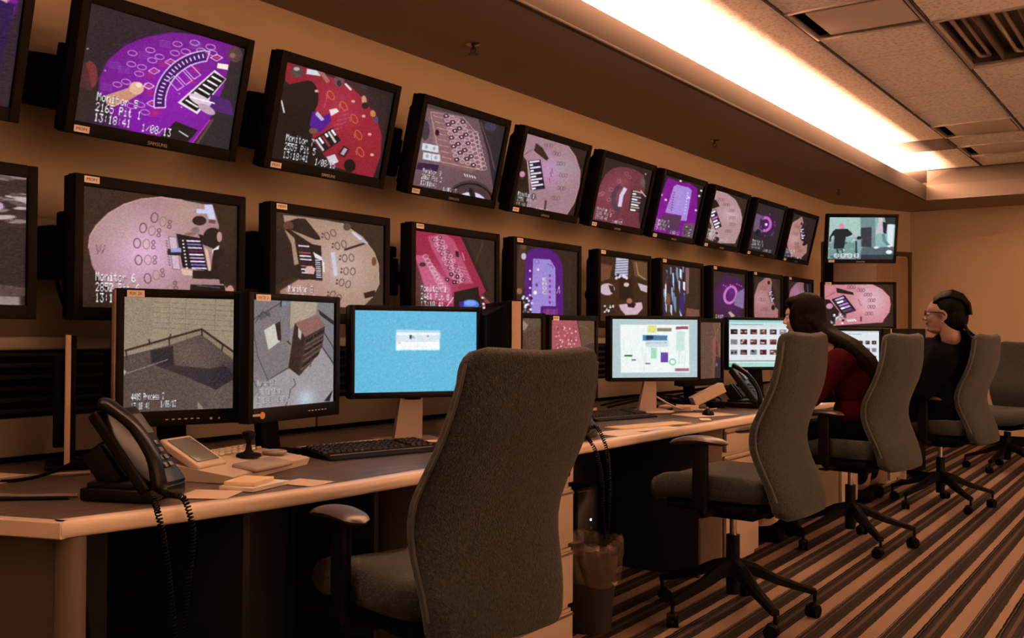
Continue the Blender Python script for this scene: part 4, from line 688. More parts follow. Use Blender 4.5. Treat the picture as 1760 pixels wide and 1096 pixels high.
M_screen = bpy.data.materials.new('lit_screen'); M_screen.use_nodes = True
_b = M_screen.node_tree.nodes['Principled BSDF']; _b.inputs['Base Color'].default_value = (.004, .004, .005, 1); _b.inputs['Roughness'].default_value = .5; _b.inputs['Specular IOR Level'].default_value = .12
_a = M_screen.node_tree.nodes.new('ShaderNodeVertexColor'); _a.layer_name = 'Picture'; M_screen.node_tree.links.new(_a.outputs[0], _b.inputs['Emission Color']); _b.inputs['Emission Strength'].default_value = 1.0
def screen_mesh(img, W, Hh, M=None, flat=(0, 0, 0)):
    """flat screen W wide (local +Y), Hh tall (local +Z), facing local +X, showing img"""
    h, w_ = img.shape[:2]; ys_ = np.linspace(0, W, w_+1); zs_ = np.linspace(Hh, 0, h+1)
    Yg, Zg = np.meshgrid(ys_, zs_); co = np.stack([np.full_like(Yg, flat[0]), Yg+flat[1], Zg+flat[2]], -1).reshape(-1, 3)
    i = np.arange(h)[:, None]*(w_+1)+np.arange(w_)[None]; f = np.stack([i, i+w_+1, i+w_+2, i+1], -1).reshape(-1, 4)
    me = bpy.data.meshes.new('screen'); me.vertices.add(len(co)); me.vertices.foreach_set('co', co.ravel()); me.loops.add(f.size); me.loops.foreach_set('vertex_index', f.ravel()); me.polygons.add(len(f)); me.polygons.foreach_set('loop_start', np.arange(len(f))*4); me.update()
    at = me.color_attributes.new('Picture', 'FLOAT_COLOR', 'CORNER'); c = np.ones((len(f), 4, 4)); c[..., :3] = lin(img).reshape(-1, 1, 3); at.data.foreach_set('color', c.astype(np.float32).ravel())
    me.materials.append(M_screen); me.validate(); return me
def text_mesh(st, cw, ch, mname, M):      # flat lettering on local YZ facing +X
    mb = MB(); b = bmesh.new()
    for i, c in enumerate(st):
        for r, c0, c1 in glyph_runs(c):
            y0, y1, z1, z0 = (i*6+c0)*cw/6, (i*6+c1)*cw/6, -r*ch/7, -(r+1)*ch/7
            b.faces.new([b.verts.new((0, y, z)) for y, z in ((y0, z0), (y1, z0), (y1, z1), (y0, z1))])
    mb._merge(b); return mb
# ------------------------------------------------------------------ monitors
def cctv_monitor(name, label, cat, W, Hh, img, group=None, depth=.12, bez=(.030, .036, .040), sticker=None, st_low=True, logo='SAMSUNG', bevlip=True, frame_mat=None, side=None, col_img=None, st_txt='MON'):
    """local frame: bottom centre of the front at the origin, screen faces +X, width along Y"""
    t = thing(name, label, cat, (0, 0, 0), 0, group); bs, bt, bb = bez; fm = frame_mat or M_bezel
    mb = MB()
    for y, z, sy, sz in ((-W/2+bs/2, Hh/2, bs, Hh), (W/2-bs/2, Hh/2, bs, Hh), (0, Hh-bt/2, W-2*bs+.002, bt), (0, bb/2, W-2*bs+.002, bb)):
        mb.box((-.022, y, z), (.044, sy, sz), .004, 2)
    if bevlip:      # sloping lip under the glass
        mb.rings([[(-.012, -W/2+bs, bb), (-.002, -W/2+bs-.004, bb-.008), (-.012, -W/2+bs, bb-.016)], [(-.012, W/2-bs, bb), (-.002, W/2-bs+.004, bb-.008), (-.012, W/2-bs, bb-.016)]])
    mb.build('bezel', fm, t)
    me = screen_mesh(img, W-2*bs+.004, Hh-bt-bb+.004, flat=(-.012, -W/2+bs-.002, bb-.002)); o = bpy.data.objects.new('screen', me); COL.objects.link(o); o.parent = t
    mb = MB(); mb.box((-.044-.012, 0, Hh/2), (.028, W-.006, Hh-.006), .004); 
    if depth > .06:
        w2, h2 = W*.42, Hh*.40; x0, x1 = -.068, -depth
        mb.rings([[(x0, -W*.46, Hh*.05), (x0, W*.46, Hh*.05), (x0, W*.46, Hh*.95), (x0, -W*.46, Hh*.95)], [(x1, -w2, Hh/2-h2), (x1, w2, Hh/2-h2), (x1, w2, Hh/2+h2*.9), (x1, -w2, Hh/2+h2*.9)]])
        for q in range(5): mb.box((x1-.001, 0, Hh*(.3+.1*q)), (.004, W*.5, .006))
    mb.build('housing', M_blackm, t, ang=25)
    if side: MB().box((-.026, -W/2-.002, Hh/2), (.034, .005, Hh-.01), .001).build('side_strip', side, t)
    if sticker:
        zz = .018 if st_low else Hh-.016; yy = -W/2+.028+sticker/2
        MB().box((.0008, yy, zz), (.0016, sticker, .020)).build('label_sticker', M_sticker, t)
        b2 = text_mesh(st_txt, sticker/len(st_txt)*.72, .009, '', None); b2.build('sticker_print', M_ink, t, smooth=False, M=Matrix.Translation((.0019, yy-sticker*.36, zz+.005)))
    if logo:
        l = text_mesh(logo, .0105, .011, '', None); l.build('maker_mark', M_logo, t, smooth=False, M=Matrix.Translation((.0012, -.037+.0, .019)))
    return t
XM, TILT = -2.783, math.radians(13.5)
top = [(-.925, pic_m3cut, 'topmost left monitor cut off by the photo edge, purple card table with a dealer arm'),
 (1.616, pic_m5, 'large top row wall monitor with a bright purple card table and a pointing fist'),
 (2.376, pic_m7, 'top row wall monitor with a crimson card table and a dark haired dealer at left'),
 (3.155, pic_m9, 'top row wall monitor with a mauve roulette layout above part of the wheel'),
 (3.905, pic_m4, 'top row wall monitor with a pale pink card table and striped chip tray at left'),
 (4.665, pic_m10, 'top row wall monitor with a dusky red round table and a white curved card tray'),
 (5.400, pic_m11, 'top row wall monitor with a long purple and lilac dice table'),
 (6.160, pic_m12, 'top row wall monitor with a pale half round table, right of the lilac table'),
 (6.925, pic_m13, 'top row wall monitor with a dark picture and a small glowing purple wheel'),
 (7.690, pic_m14, 'top row wall monitor with a pink table, last one before the turned corner screen')]
def bracket(t, W, Hh, tilt, gap, row):
    # arm from the wall to the back of the housing, in monitor space
    mb = MB(); mb.box((-.12-.035, 0, Hh*.5), (.07, .20, .16), .006); mb.build('mount_bracket', M_blackm, t)
    mb = MB(); z = Hh*.45; mb.cyl((-.18, 0, z), (-.265, 0, z-(.06 if tilt else 0)), .03, n=12); mb.box((-.20, -.05, z+.05), (.05, .05, .12), .004)
    mb.build('wall_arm', M_blackm, t)
    mb = MB(); mb.box((-.315, -.20, Hh*.5-(.07 if tilt else 0)), (.15, .13, .17), .010); mb.box((-.26, -.19, Hh*.5+(.035 if tilt else .11)), (.07, .05, .05), .008); mb.box((-.315, -.10, Hh*.5-(.07 if tilt else 0)), (.05, .12, .06), .006); mb.build('mount_box', M_blackm, t)
tops = []
for k, (y0, fn, lab) in enumerate(top):
    if k == 0: y0 = .840
    W = .635 if k else .64
    t = cctv_monitor('wall_monitor', lab, 'monitor', W, .425, fn(), 'tilted wall monitors of the top row', sticker=.05, logo='SAMSUNG')
    t.location = (XM, y0+W/2, 1.742); t.rotation_euler = (0, TILT, 0); bracket(t, W, .425, 1, 0, 0); tops.append(t)
low = [(.895, pic_n5cut, 'lower row wall monitor cut off by the left photo edge, grey pebbled picture'),
 (1.654, pic_n6, 'large lower row wall monitor with a round pale table and dealer at right'),
 (2.410, pic_n8, 'lower row wall monitor with a beige table and dark dealer at left'),
 (3.190, pic_n10, 'lower row wall monitor with a pink roulette layout slanting across brown carpet'),
 (3.950, pic_n12, 'lower row wall monitor with a purple craps table lettered down its middle'),
 (4.775, pic_n14, 'lower row wall monitor with a brown hall and three pale card tables'),
 (5.545, pic_n16, 'lower row wall monitor with a blurred white and brown slot machine hall'),
 (6.325, pic_n18, 'lower row wall monitor with a dim violet wheel game'),
 (7.070, pic_n20, 'lower row wall monitor with a half round pink table, left of the long haired person'),
 (7.830, pic_n22, 'lower row wall monitor partly hidden behind the head of the long haired person')]
for k, (y0, fn, lab) in enumerate(low):
    t = cctv_monitor('wall_monitor', lab, 'monitor', .645, .445, fn(), 'upright wall monitors of the lower row', sticker=.05, st_low=False, logo=None, depth=.11)
    t.location = (XM, y0+.3225, 1.182); bracket(t, .645, .445, 0, 0, 1)
def face(t, L, R, z, tilt=0):      # put the front bottom edge between two floor-plan points
    d = (Vector(R)-Vector(L)).to_2d(); t.location = ((L[0]+R[0])/2, (L[1]+R[1])/2, z); t.rotation_euler = (0, tilt, math.atan2(d.y, d.x)-PI/2)
# two end monitors turned towards the room
dM = 8.15
L, R = pd(1418, 450, 8.3), pd(1540, 456, 8.3)
t = cctv_monitor('wall_monitor', 'end monitor turned to the room with a blue green street scene of two walking people', 'monitor', (R-L).length, .415, pic_m15(), None, sticker=.05, bez=(.022, .030, .034))
face(t, L, R, L.z-.01, math.radians(9)); endtop = t
MB().cyl((-.13, 0, .2), (-.35, 0, .12), .025, n=12).build('wall_arm', M_blackm, t)
L, R = pd(1413, 566, 8.4), pd(1541, 566, 8.4)
t = cctv_monitor('wall_monitor', 'lower end monitor with a bright pink oval table, just under the street scene screen', 'monitor', (R-L).length, .415, pic_n24(), None, sticker=.05, st_low=False, logo=None, bez=(.022, .022, .034))
face(t, L, R, L.z-.005); endlow = t
d2 = (R-L).normalized(); n2_ = Vector((d2.y, -d2.x, 0)); c0 = (L+R)/2 - n2_*.50 + d2*.06
t = thing('mounting_column', 'dark brown column carrying the two turned monitors at the far corner', 'column', (c0.x, c0.y, 0), math.atan2(d2.y, d2.x))
MB().box((0.02, 0, 1.0), (.46, .16, 2.0), .01).build('casing', mat('brown_column', (.16, .115, .08), .7, bump=.1), t)
MB().box((-.20, -.12, 1.25), (.06, .08, 1.30), .004).build('rail', M_blackm, t); MB().box((0, -.12, 1.55), (.36, .05, .10), .004).build('cross_mount', M_blackm, t)

# ------------------------------------------------------------------ desks
def edge_path(pts, inset):      # offset polyline towards -X side
    return [(x-inset, y) for x, y in pts]
ZD = .74
def desk(label, front, back_x, left_end=None, parts=()):
    """front = (x,y) points of the worktop front edge from near to far"""
    c = Vector((sum(p[0] for p in front)/len(front), sum(p[1] for p in front)/len(front), 0)); t = thing('workstation_desk', label, 'desk', (c.x, c.y, 0)); M0 = Matrix.Translation((-c.x, -c.y, 0))
    lead = left_end or [(back_x, front[0][1])]
    poly = [(x-.038, y+(.018 if i == 0 and left_end else 0)) for i, (x, y) in enumerate(front)] + [(back_x, front[-1][1])] + [(x, y+(.02 if left_end else 0)) for x, y in lead]
    MB().prism(poly, ZD-.034, ZD-.001).build('worktop', M_desk, t, smooth=False, M=M0)
    prof = [(-.040, 0), (-.010, 0), (-.003, -.004), (0, -.012), (0, -.026), (-.004, -.034), (-.012, -.038), (-.040, -.038)]
    rings = []; n = len(front)
    for i, (x, y) in enumerate(front): rings.append([(x+a, y, ZD+b) for a, b in prof])
    mb = MB().rings(rings)
    mb.build('edge_trim', M_trim, t, M=M0, ang=50)
    if left_end:
        a, b = Vector((*front[0], 0)), Vector((*left_end[-1], 0)); d = (b-a).normalized(); nn = Vector((d.y, -d.x, 0)); nn = -nn if nn.y < 0 else nn
        pr = [(.022, 0), (0, 0), (-.003, -.003), (-.003, -.035), (0, -.038), (.022, -.038)]
        MB().rings([[tuple(p+nn*q[0]+Vector((0, 0, ZD+q[1]))) for q in pr] for p in (a+d*.002, b)]).build('end_trim', M_trim, t, M=M0)
    return t, M0
BX = -3.02
F1 = [(-2.002, 1.168), (-1.955, 1.40), (-1.915, 1.66), (-1.892, 1.95), (-1.885, 2.4), (-1.888, 3.10)]
t, M0 = desk('near long desk with rounded beige edge carrying the phone and joystick keyboard', F1, BX, [(-3.02, .80)])
MB().box((-2.46, 1.075, .35), (.86, .030, .70), .006, rot=math.atan2(.368, 1.018)).build('end_panel', mat('end_panel_brown', (.06, .046, .034), .6), t, M=M0)
MB().cyl((-2.045, 1.215, 0), (-2.045, 1.215, .70), .032, n=20).build('corner_post', mat('post_brown', (.12, .095, .07), .5), t, M=M0)
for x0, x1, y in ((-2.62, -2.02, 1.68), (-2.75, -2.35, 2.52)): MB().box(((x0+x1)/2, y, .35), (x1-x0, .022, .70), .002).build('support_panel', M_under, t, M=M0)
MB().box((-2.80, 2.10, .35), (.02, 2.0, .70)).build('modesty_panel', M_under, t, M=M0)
F2 = [(-1.888, 3.105), (-1.885, 3.6), (-1.872, 4.3), (-1.868, 4.9), (-1.875, 5.6), (-1.89, 6.40)]
t, M0 = desk('middle desk behind the second chair, covered in papers, a flat keyboard and cables', F2, BX)
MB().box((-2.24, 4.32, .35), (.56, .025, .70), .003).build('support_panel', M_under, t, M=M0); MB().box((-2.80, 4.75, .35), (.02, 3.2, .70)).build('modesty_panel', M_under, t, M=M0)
F3 = [(-1.89, 6.405), (-1.90, 7.2), (-1.93, 7.9), (-1.945, 8.28)]
t, M0 = desk('far desk behind the two seated people, ending by the dark screen', F3, BX)
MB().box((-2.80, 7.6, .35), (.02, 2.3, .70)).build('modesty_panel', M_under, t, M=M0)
for x0, y in ((-2.45, 6.95), (-2.45, 8.26)): MB().box((x0+.2, y, .35), (.56, .03, .70), .003).build('support_panel', M_tan, t, M=M0)
def pedestal(label, y0, y1, x=-1.93, drawers=(.10, .22, .22, .13)):
    t = thing('drawer_pedestal', label, 'drawer unit', (x-.26, (y0+y1)/2, 0), 0, 'tan drawer units under the desks'); W = y1-y0
    MB().box((-.012, 0, .345), (.50, W, .69), .004).build('body', M_tan, t); z = .685
    mb_l = None
    for i, h in enumerate(drawers):
        o = MB(); o.box((.252, 0, z-h/2), (.020, W-.006, h-.026), .004); o.box((.247, 0, z-.010), (.012, W-.006, .016), .003)
        f = o.build('drawer', M_tan, t)
        mb = MB(); mb.box((.262, 0, z-.022), (.012, W-.01, .008), .003); mb.build('pull_lip', mat('dark_lip', (.10, .07, .05), .5), f)
        if i == 0:
            MB().cyl((.260, W/2-.045, z-h/2-.002), (.267, W/2-.045, z-h/2-.002), .011, n=16).build('lock', M_chrome, f)
        z -= h+.004
    return t
pedestal('nearest tan drawer unit, right of the closest grey chair back', 2.62, 3.135)
pedestal('tan drawer unit behind the column of the second chair', 4.56, 4.99, drawers=(.13, .13, .40))
pedestal('tan drawer unit seen under the third chair', 6.50, 6.86, x=-1.95, drawers=(.13, .13, .40))
pedestal('small tan drawer unit seen under the fourth chair', 7.90, 8.22, x=-2.0, drawers=(.13, .13, .40))
# console riser behind the desks: top rail, louvred panel, base panel
def riser(label, y0, y1):
    t = thing('console_riser', label, 'console unit', (-3.06, (y0+y1)/2, 0), 0, 'low console units against the monitor wall'); W = y1-y0-.004
    MB().box((-.03, 0, .55), (.06, W, 1.07), .004).build('carcass', M_blackm, t)
    MB().box((.010, 0, .815), (.040, W, .118), .004).build('base_panel', mat('riser_tan', (.34, .27, .20), .6), t)
    mb = MB(); mb.box((-.004, 0, 1.108), (.10, W, .040), .012, 3); mb.build('top_rail', M_beige, t)
    mb = MB()
    for q in range(6): mb.box((.012, 0, .895+q*.036), (.012, W-.02, .010), .001, rot=Matrix.Rotation(.5, 3, 'Y'))
    mb.build('louvres', mat('louvre_dark', (.035, .03, .028), .4), t)
    return t
riser('nearest louvred console unit at the left photo edge, beige top rail', .35, 1.93)
riser('console unit behind the pair of near desk monitors', 1.935, 2.88)
riser('console unit behind the blue login screen', 2.885, 4.2); riser('console unit behind the floor plan screen', 4.205, 5.9); riser('console unit behind the long haired person', 5.905, 8.2)

# ------------------------------------------------------------------ desk monitors
def stand(t, W, wx=-.10, col=None, h=.2, back=.0, base=(.20, .26)):
    col = col or M_blackm
    mb = MB(); mb.box((wx-.01, 0, -h/2+.05), (.035, .085, h+.10), .006, rot=Matrix.Rotation(-.12, 3, 'Y')); mb.build('stand_neck', col, t)
    mb = MB(); mb.box((wx+back, 0, -h+.009), (base[0], base[1], .016), .006, 3); mb.build('stand_base', col, t)
def place(t, pl, pr, zb, tilt=0):
    face(t, pl, pr, zb, tilt)
tan_side = mat('tan_side_strip', (.42, .30, .20), .5)
L, R = Vector((-2.62, 1.70, 0)), Vector((-2.495, 2.06, 0))
t = cctv_monitor('desk_monitor', 'left desk monitor with a grainy empty concrete corner and rail, behind the phone', 'monitor', .395, .415, pic_a(), None, depth=.20, bez=(.022, .026, .046), sticker=.05, st_low=False, logo=None, side=tan_side, st_txt='MON 26')
place(t, L, R, .862); stand(t, .4, h=.122, wx=-.11)
mb = MB()
for q in range(6): mb.box((.001, -.05+q*.019, .020), (.002, .008, .003))
mb.cyl((0, .085, .018), (.003, .085, .018), .004, n=10); mb.cyl((0, .11, .018), (.003, .11, .018), .003, n=10); mb.build('button', mat('pale_print', (.6, .58, .54), .5), t)
L, R = Vector((-2.385, 1.99, 0)), Vector((-2.445, 2.43, 0))
t = cctv_monitor('desk_monitor', 'second desk monitor showing a grey room with a brown bookcase, left of the blue screen', 'monitor', .45, .405, pic_b(), None, depth=.07, bez=(.022, .022, .046), sticker=.065, st_low=False, logo=None, frame_mat=M_black, st_txt='MONITOR 28')
place(t, L, R, .866); stand(t, .4, h=.126, wx=-.12, base=(.15, .22))
mb = MB()
for q in range(6): mb.box((.001, .06+q*.017, .024), (.002, .008, .003))
mb.build('button', mat('pale_print', 0), t)
mb = MB(); mb.cyl((0, -.165, .024), (.002, -.165, .024), .011, n=18); mb.build('maker_mark', mat('orange_emblem', (.65, .30, .08), .4), t); mb = MB(); mb.box((.001, -.192, .026), (.002, .032, .007)); mb.build('maker_name', M_logo, t)
L, R = Vector((-2.475, 2.51, 0)), Vector((-2.225, 2.955, 0))
t = cctv_monitor('desk_monitor', 'wide desk monitor with a plain sky blue login screen and small white window', 'monitor', .51, .335, pic_blue(), None, depth=.06, bez=(.019, .019, .022), logo=None, bevlip=False, frame_mat=M_black)
place(t, L, R, .912)
silver = mat('silver_stand', (.40, .33, .27), .4, metal=.3)
mb = MB(); mb.rings([[(-.13, -.055, -.165), (-.10, -.055, -.165), (-.10, .055, -.165), (-.13, .055, -.165)], [(-.085, -.042, .02), (-.06, -.042, .02), (-.06, .042, .02), (-.085, .042, .02)]]); mb.build('stand_neck', silver, t); MB().box((-.11, 0, -.164), (.17, .24, .014), .005).build('stand_base', silver, t)
MB().cyl((-.055, 0, -.008), (-.055, 0, .012), .03, n=16).build('stand_joint', M_blackm, t)
# monitor turned away, seen from behind its side
c = pd(900, 560, 3.62)
t = cctv_monitor('desk_monitor', 'black monitor turned away so only its tan side edge and sloping back show', 'monitor', .40, .40, pic_e(), None, depth=.13, bez=(.022, .026, .04), logo=None, side=tan_side)
a_ = math.radians(47); d = Vector((-math.sin(a_), math.cos(a_), 0)); L = Vector((c.x, c.y, 0)); place(t, L, L+d*.42, .872); stand(t, .4, h=.132, wx=-.10)
# pair behind it
L, R = Vector((-2.50, 3.32, 0)), Vector((-2.44, 3.72, 0))
t = cctv_monitor('desk_monitor', 'brown desk monitor with a faint standing figure, half hidden by the turned away monitor', 'monitor', (R-L).length, .405, pic_e(), None, depth=.10, bez=(.022, .024, .04), logo=None)
place(t, L, R, .835); stand(t, .4, h=.095)
L, R = Vector((-2.44, 3.75, 0)), Vector((-2.44, 4.19, 0))
t = cctv_monitor('desk_monitor', 'desk monitor with a small pink roulette cloth, left of the floor plan screen', 'monitor', .44, .405, pic_f(), None, depth=.10, bez=(.022, .024, .046), sticker=.05, st_low=False, logo=None)
place(t, L, R, .830); stand(t, .4, h=.09)
L, R = pd(1048, 656, 4.95), pd(1205, 653, 5.10)
t = cctv_monitor('desk_monitor', 'white desk monitor with a coloured floor plan table, behind the second keyboard', 'monitor', (R-L).length, .335, pic_plan(), None, depth=.06, bez=(.016, .018, .020), logo=None, bevlip=False, frame_mat=M_black)
place(t, L, R, min(L.z, R.z)); h_ = min(L.z, R.z)-ZD
mb = MB(); mb.rings([[(-.13, -.05, -h_+.012), (-.10, -.05, -h_+.012), (-.10, .05, -h_+.012), (-.13, .05, -h_+.012)], [(-.08, -.03, .03), (-.06, -.03, .03), (-.06, .03, .03), (-.08, .03, .03)]]); mb.build('stand_neck', silver, t); MB().box((-.10, 0, -h_+.008), (.18, .22, .014), .005).build('stand_base', silver, t)
L, R = Vector((-2.47, 5.22, 0)), Vector((-2.41, 5.66, 0))
t = cctv_monitor('desk_monitor', 'narrow visible desk monitor with an orange brown picture, right of the floor plan screen', 'monitor', (R-L).length, .40, pic_h(), None, depth=.10, bez=(.022, .024, .04), logo=None)
place(t, L, R, .845); stand(t, .4, h=.105)
L, R = pd(1250, 636, 6.1), pd(1374, 632, 6.25)
t = cctv_monitor('desk_monitor', 'bright desk monitor with rows of thumbnails in front of the long haired person', 'monitor', (R-L).length, .330, pic_thumbs(7, 3, .035, .20, .142, .215, .095), None, depth=.06, bez=(.014, .018, .020), logo=None, bevlip=False, frame_mat=M_black)
place(t, L, R, min(L.z, R.z)); stand(t, .4, h=min(L.z, R.z)-ZD, wx=-.09)
L, R = pd(1408, 652, 6.6), pd(1516, 641, 6.6)
t = cctv_monitor('desk_monitor', 'white thumbnail screen with a thick black right border, behind the third chair', 'monitor', (R-L).length, .345, pic_thumbs(6, 4, .30, .22, .115, .165, .075, 80, 95, False), None, depth=.06, bez=(.018, .020, .024), logo=None, bevlip=False, frame_mat=M_black)
place(t, L, R, (L.z+R.z)/2-.02); stand(t, .4, h=(L.z+R.z)/2-.02-ZD, wx=-.09)
q0 = R-L; w_ = q0.length
MB().box((-.004, w_/2+.028, .17), (.036, .056, .345), .004).build('speaker_panel', M_black, t); MB().box((.015, w_/2+.054, .17), (.003, .004, .34)).build('edge_strip', M_beige, t)
# big dark screen back at the far end of the desks
L, R = pd(1512, 628, 8.0), pd(1592, 628, 8.0)
t = thing('floor_partition', 'large dark standing panel at the desk end, left of the person in glasses', 'partition', ((L.x+R.x)/2, (L.y+R.y)/2, 0), math.atan2(R.y-L.y, R.x-L.x))
MB().box((0, .03, .63), ((R-L).length, .05, 1.15), .008).build('panel', mat('dark_panel_brown', (.007, .005, .0045), .6, spec=.06), t)
for g in (-.12, .12): MB().box((g, .03, .028), (.04, .36, .056), .006).build('foot', M_blackm, t)
# edge-on panel standing at the left
L = pd(116, 700, 2.88); 
t = thing('edge_on_display', 'display seen edge on as an upright tan strip, left of the near monitors', 'display panel', (L.x, L.y, ZD), math.atan2(-L.x, -L.y)*-1)
t.rotation_euler = (0, 0, math.atan2(L.y, L.x)+math.radians(180))     # local +X points back at the camera
MB().box((0, 0, .205), (.010, .016, .385), .003).build('side_strip', tan_side, t); MB().box((-.127, .008, .205), (.24, .030, .380), .004).build('frame', M_blackm, t)
MB().box((-.11, -.024, .20), (.18, .030, .27), .006).build('housing', M_blackm, t); mb = MB(); mb.box((-.10, 0, .018), (.10, .03, .03), .003); mb.box((-.10, 0, .007), (.18, .12, .012), .004); mb.build('stand_base', M_blackm, t)
# ------------------------------------------------------------------ chairs
def chair(label, drop=0, arm=.75, group='high backed grey office chairs', lean=(0, 0)):
    """local frame: column on the floor at the origin, sitter faces +X"""
    t = thing('office_chair', label, 'chair', (0, 0, 0), 0, group); sz = .585-drop; ZB, ZT = .44-drop, 1.155-drop
    rows = []; nz_ = 46; N = 44
    for j in range(nz_+1):
        tt = j/nz_; z = ZB+(ZT-ZB)*tt
        dz = min(z-ZB, ZT-z); r = .05; k = 1 if dz > r else math.sqrt(max(0, 1-(1-dz/r)**2)); rt = .028; kt = 1 if dz > rt else math.sqrt(max(.0, 1-(1-dz/rt)**2))
        hw = .190+.052*math.sin(PI*min(1, tt/.86*.5+.08)) - max(0, tt-.5)*.065
        hw = hw-.05*(1-k); th = .034*max(kt, .12)*(1.15-.35*tt)
        s_ = tt; xc = -.315+.090*math.exp(-((s_-.42)/.24)**2)-.010*s_ + lean[0]*(1-s_) - lean[1]*s_
        ring = []
        for q in range(N):
            a = 2*PI*q/N; ca, sa = math.cos(a), math.sin(a); y = hw*math.copysign(abs(ca)**.28, ca); x = th*math.copysign(abs(sa)**.55, sa)
            ring.append((xc+x+.65*y*y, y, z+.35*y*y*(1 if tt > .9 else 0)))
        rows.append(ring)
    b_ = MB().rings(rows).build('backrest', M_fab, t, ang=60)
    def surf(tt, sgn):
        j = int(round(tt*nz_)); return rows[j][0 if sgn > 0 else N//2]
    for sg in (1, -1):
        MB().tube([Vector(surf(q, sg))+Vector((-.012, sg*.001, 0)) for q in np.linspace(.10, .93, 26)], .0045, 6).build('piping', mat('fabric_piping', (.055, .058, .05), .85, bump=.3), b_)
    mb = MB(); mb.box((-.02, 0, .18), (.035, .05, .30), .01, rot=Matrix.Rotation(0, 3, 'Y')); 
    MB().tube(curve([(-.05, 0, sz-.125), (-.20, 0, sz-.130), (-.285, 0, sz-.10), (-.298, 0, sz-.02)], 12), .024, 10).build('back_support', M_blackm, t)
    # seat cushion
    rr = []; n = 40
    prof = [(.90, -.096), (.975, -.075), (1.0, -.045), (.992, -.018), (.95, -.004), (.86, .004), (.60, .002), (.25, -.006), (.02, -.008)]
    for s1, z in prof:
        ring = []
        for q in range(n):
            a = 2*PI*q/n; ca, sa = math.cos(a), math.sin(a); x = (.290 if ca > 0 else .255)*math.copysign(abs(ca)**.45, ca)*s1; y = .255*math.copysign(abs(sa)**.45, sa)*s1
            dr = -.030*max(0, x/.25-.35)**2*2.2+.014*(abs(y)/.25)**2*(1 if s1 < .99 else .6)
            ring.append((x+.01, y, sz+z+dr))
        rr.append(ring)
    MB().rings(rr).build('seat', M_fab, t, ang=60)
    MB().box((0, 0, sz-.115), (.40, .42, .045), .018, 3).build('seat_pan', M_blackm, t)
    mb = MB(); mb.box((-.02, 0, sz-.155), (.22, .16, .05), .012); mb.build('tilt_mechanism', M_blackm, t)
    for s1, nm in ((1, 'tilt_lever'), (-1, 'tilt_lever')):
        MB().tube([(.02, s1*.08, sz-.155), (.03, s1*.20, sz-.160), (.04, s1*.26, sz-.150)], .006, 6).build(nm, M_black, t)
    ar = arm-drop
    for s1 in (1, -1):
        mb = MB(); mb.box((0.0, s1*.285, (ar+sz-.10)/2-.02), (.062, .030, ar-sz+.10), .010, 3); mb.tube(curve([(0, s1*.17, sz-.13), (0, s1*.26, sz-.13), (0, s1*.288, sz-.07)], 8), .020, 8)
        a_ = mb.build('armrest', M_black, t)
        pr = []
        for q, u in enumerate(np.linspace(0, 1, 15)):
            x = -.125+.26*u; e = max(.05, math.sqrt(max(0, 1-abs(2*u-1)**3))); w2 = .042*e*(1.1-.25*u); h2 = .017*e; zc = ar-.018+.012*math.sin(PI*u)-.012*u*u
            pr.append([(x, s1*(.285+.012*(1-u))+w2*math.cos(2*PI*k/14), zc+h2*math.sin(2*PI*k/14)) for k in range(14)])
        MB().rings(pr).build('arm_pad', mat('arm_pad_rubber', (.05, .036, .028), .35), a_)
    MB().cyl((0, 0, sz-.17), (0, 0, .20), .014, n=16).build('gas_lift', M_chrome, t)
    MB().cyl((0, 0, .33), (0, 0, .09), .028, n=20).build('column', M_black, t)
    for q in range(5):
        a = 2*PI*q/5; c, s_ = math.cos(a), math.sin(a); Rm = Matrix.Rotation(a, 4, 'Z')
        rings = []
        for u, (x, z, w2, h2) in enumerate([(.02, .205, .030, .030), (.09, .190, .026, .025), (.18, .150, .021, .019), (.29, .115, .018, .014), (.335, .102, .016, .013)]):
            rings.append([tuple(Rm @ Vector((x, yy, z+zz))) for yy, zz in ((-w2, -h2), (w2, -h2), (w2, h2*.5), (w2*.4, h2), (-w2*.4, h2), (-w2, h2*.5))])
        MB().rings(rings).build('base_leg', M_black, t, ang=30)
        cx, cy = .332*c, .332*s_; sw = a+.8
        mb = MB().cyl((cx, cy, .098), (cx, cy, .055), .008, n=10); mb.sph((cx-.012*math.cos(sw), cy-.012*math.sin(sw), .045), (.024, .024, .018), 12)
        cs = mb.build('caster', M_black, t)
        for g in (-1, 1):
            p = Vector((cx-.014*math.cos(sw)-g*.014*math.sin(sw), cy-.014*math.sin(sw)+g*.014*math.cos(sw), .027)); ax = Vector((-math.sin(sw), math.cos(sw), 0))*.009
            MB().cyl(p-ax, p+ax, .027, n=18).build('wheel', M_blackm, cs)
    return t
def setc(t, x, y, ang, rot=0): t.location = (x, y, 0); t.rotation_euler = (0, 0, ang)
c1 = chair('nearest grey high backed office chair, filling the foreground before the blue screen', .045, .755, lean=(.02, .105)); setc(c1, -1.700, 2.045, PI-.245)
c2 = chair('empty grey office chair with arms, second from the front, pulled up to the middle desk'); setc(c2, -1.59, 3.83, PI-.06)
for lab, x, y, a in [('grey office chair under the long haired person in dark red', -1.60, 5.49, PI-.20), ('grey office chair under the person in glasses and black jacket', -1.475, 7.12, PI-.17)]:
    c = copy_tree(c2); c['label'] = lab; setc(c, x, y, a)
c5 = chair('farthest grey office chair, cut off by the right photo edge', .06, .755); setc(c5, -1.40, 9.35, -PI/2-.25)

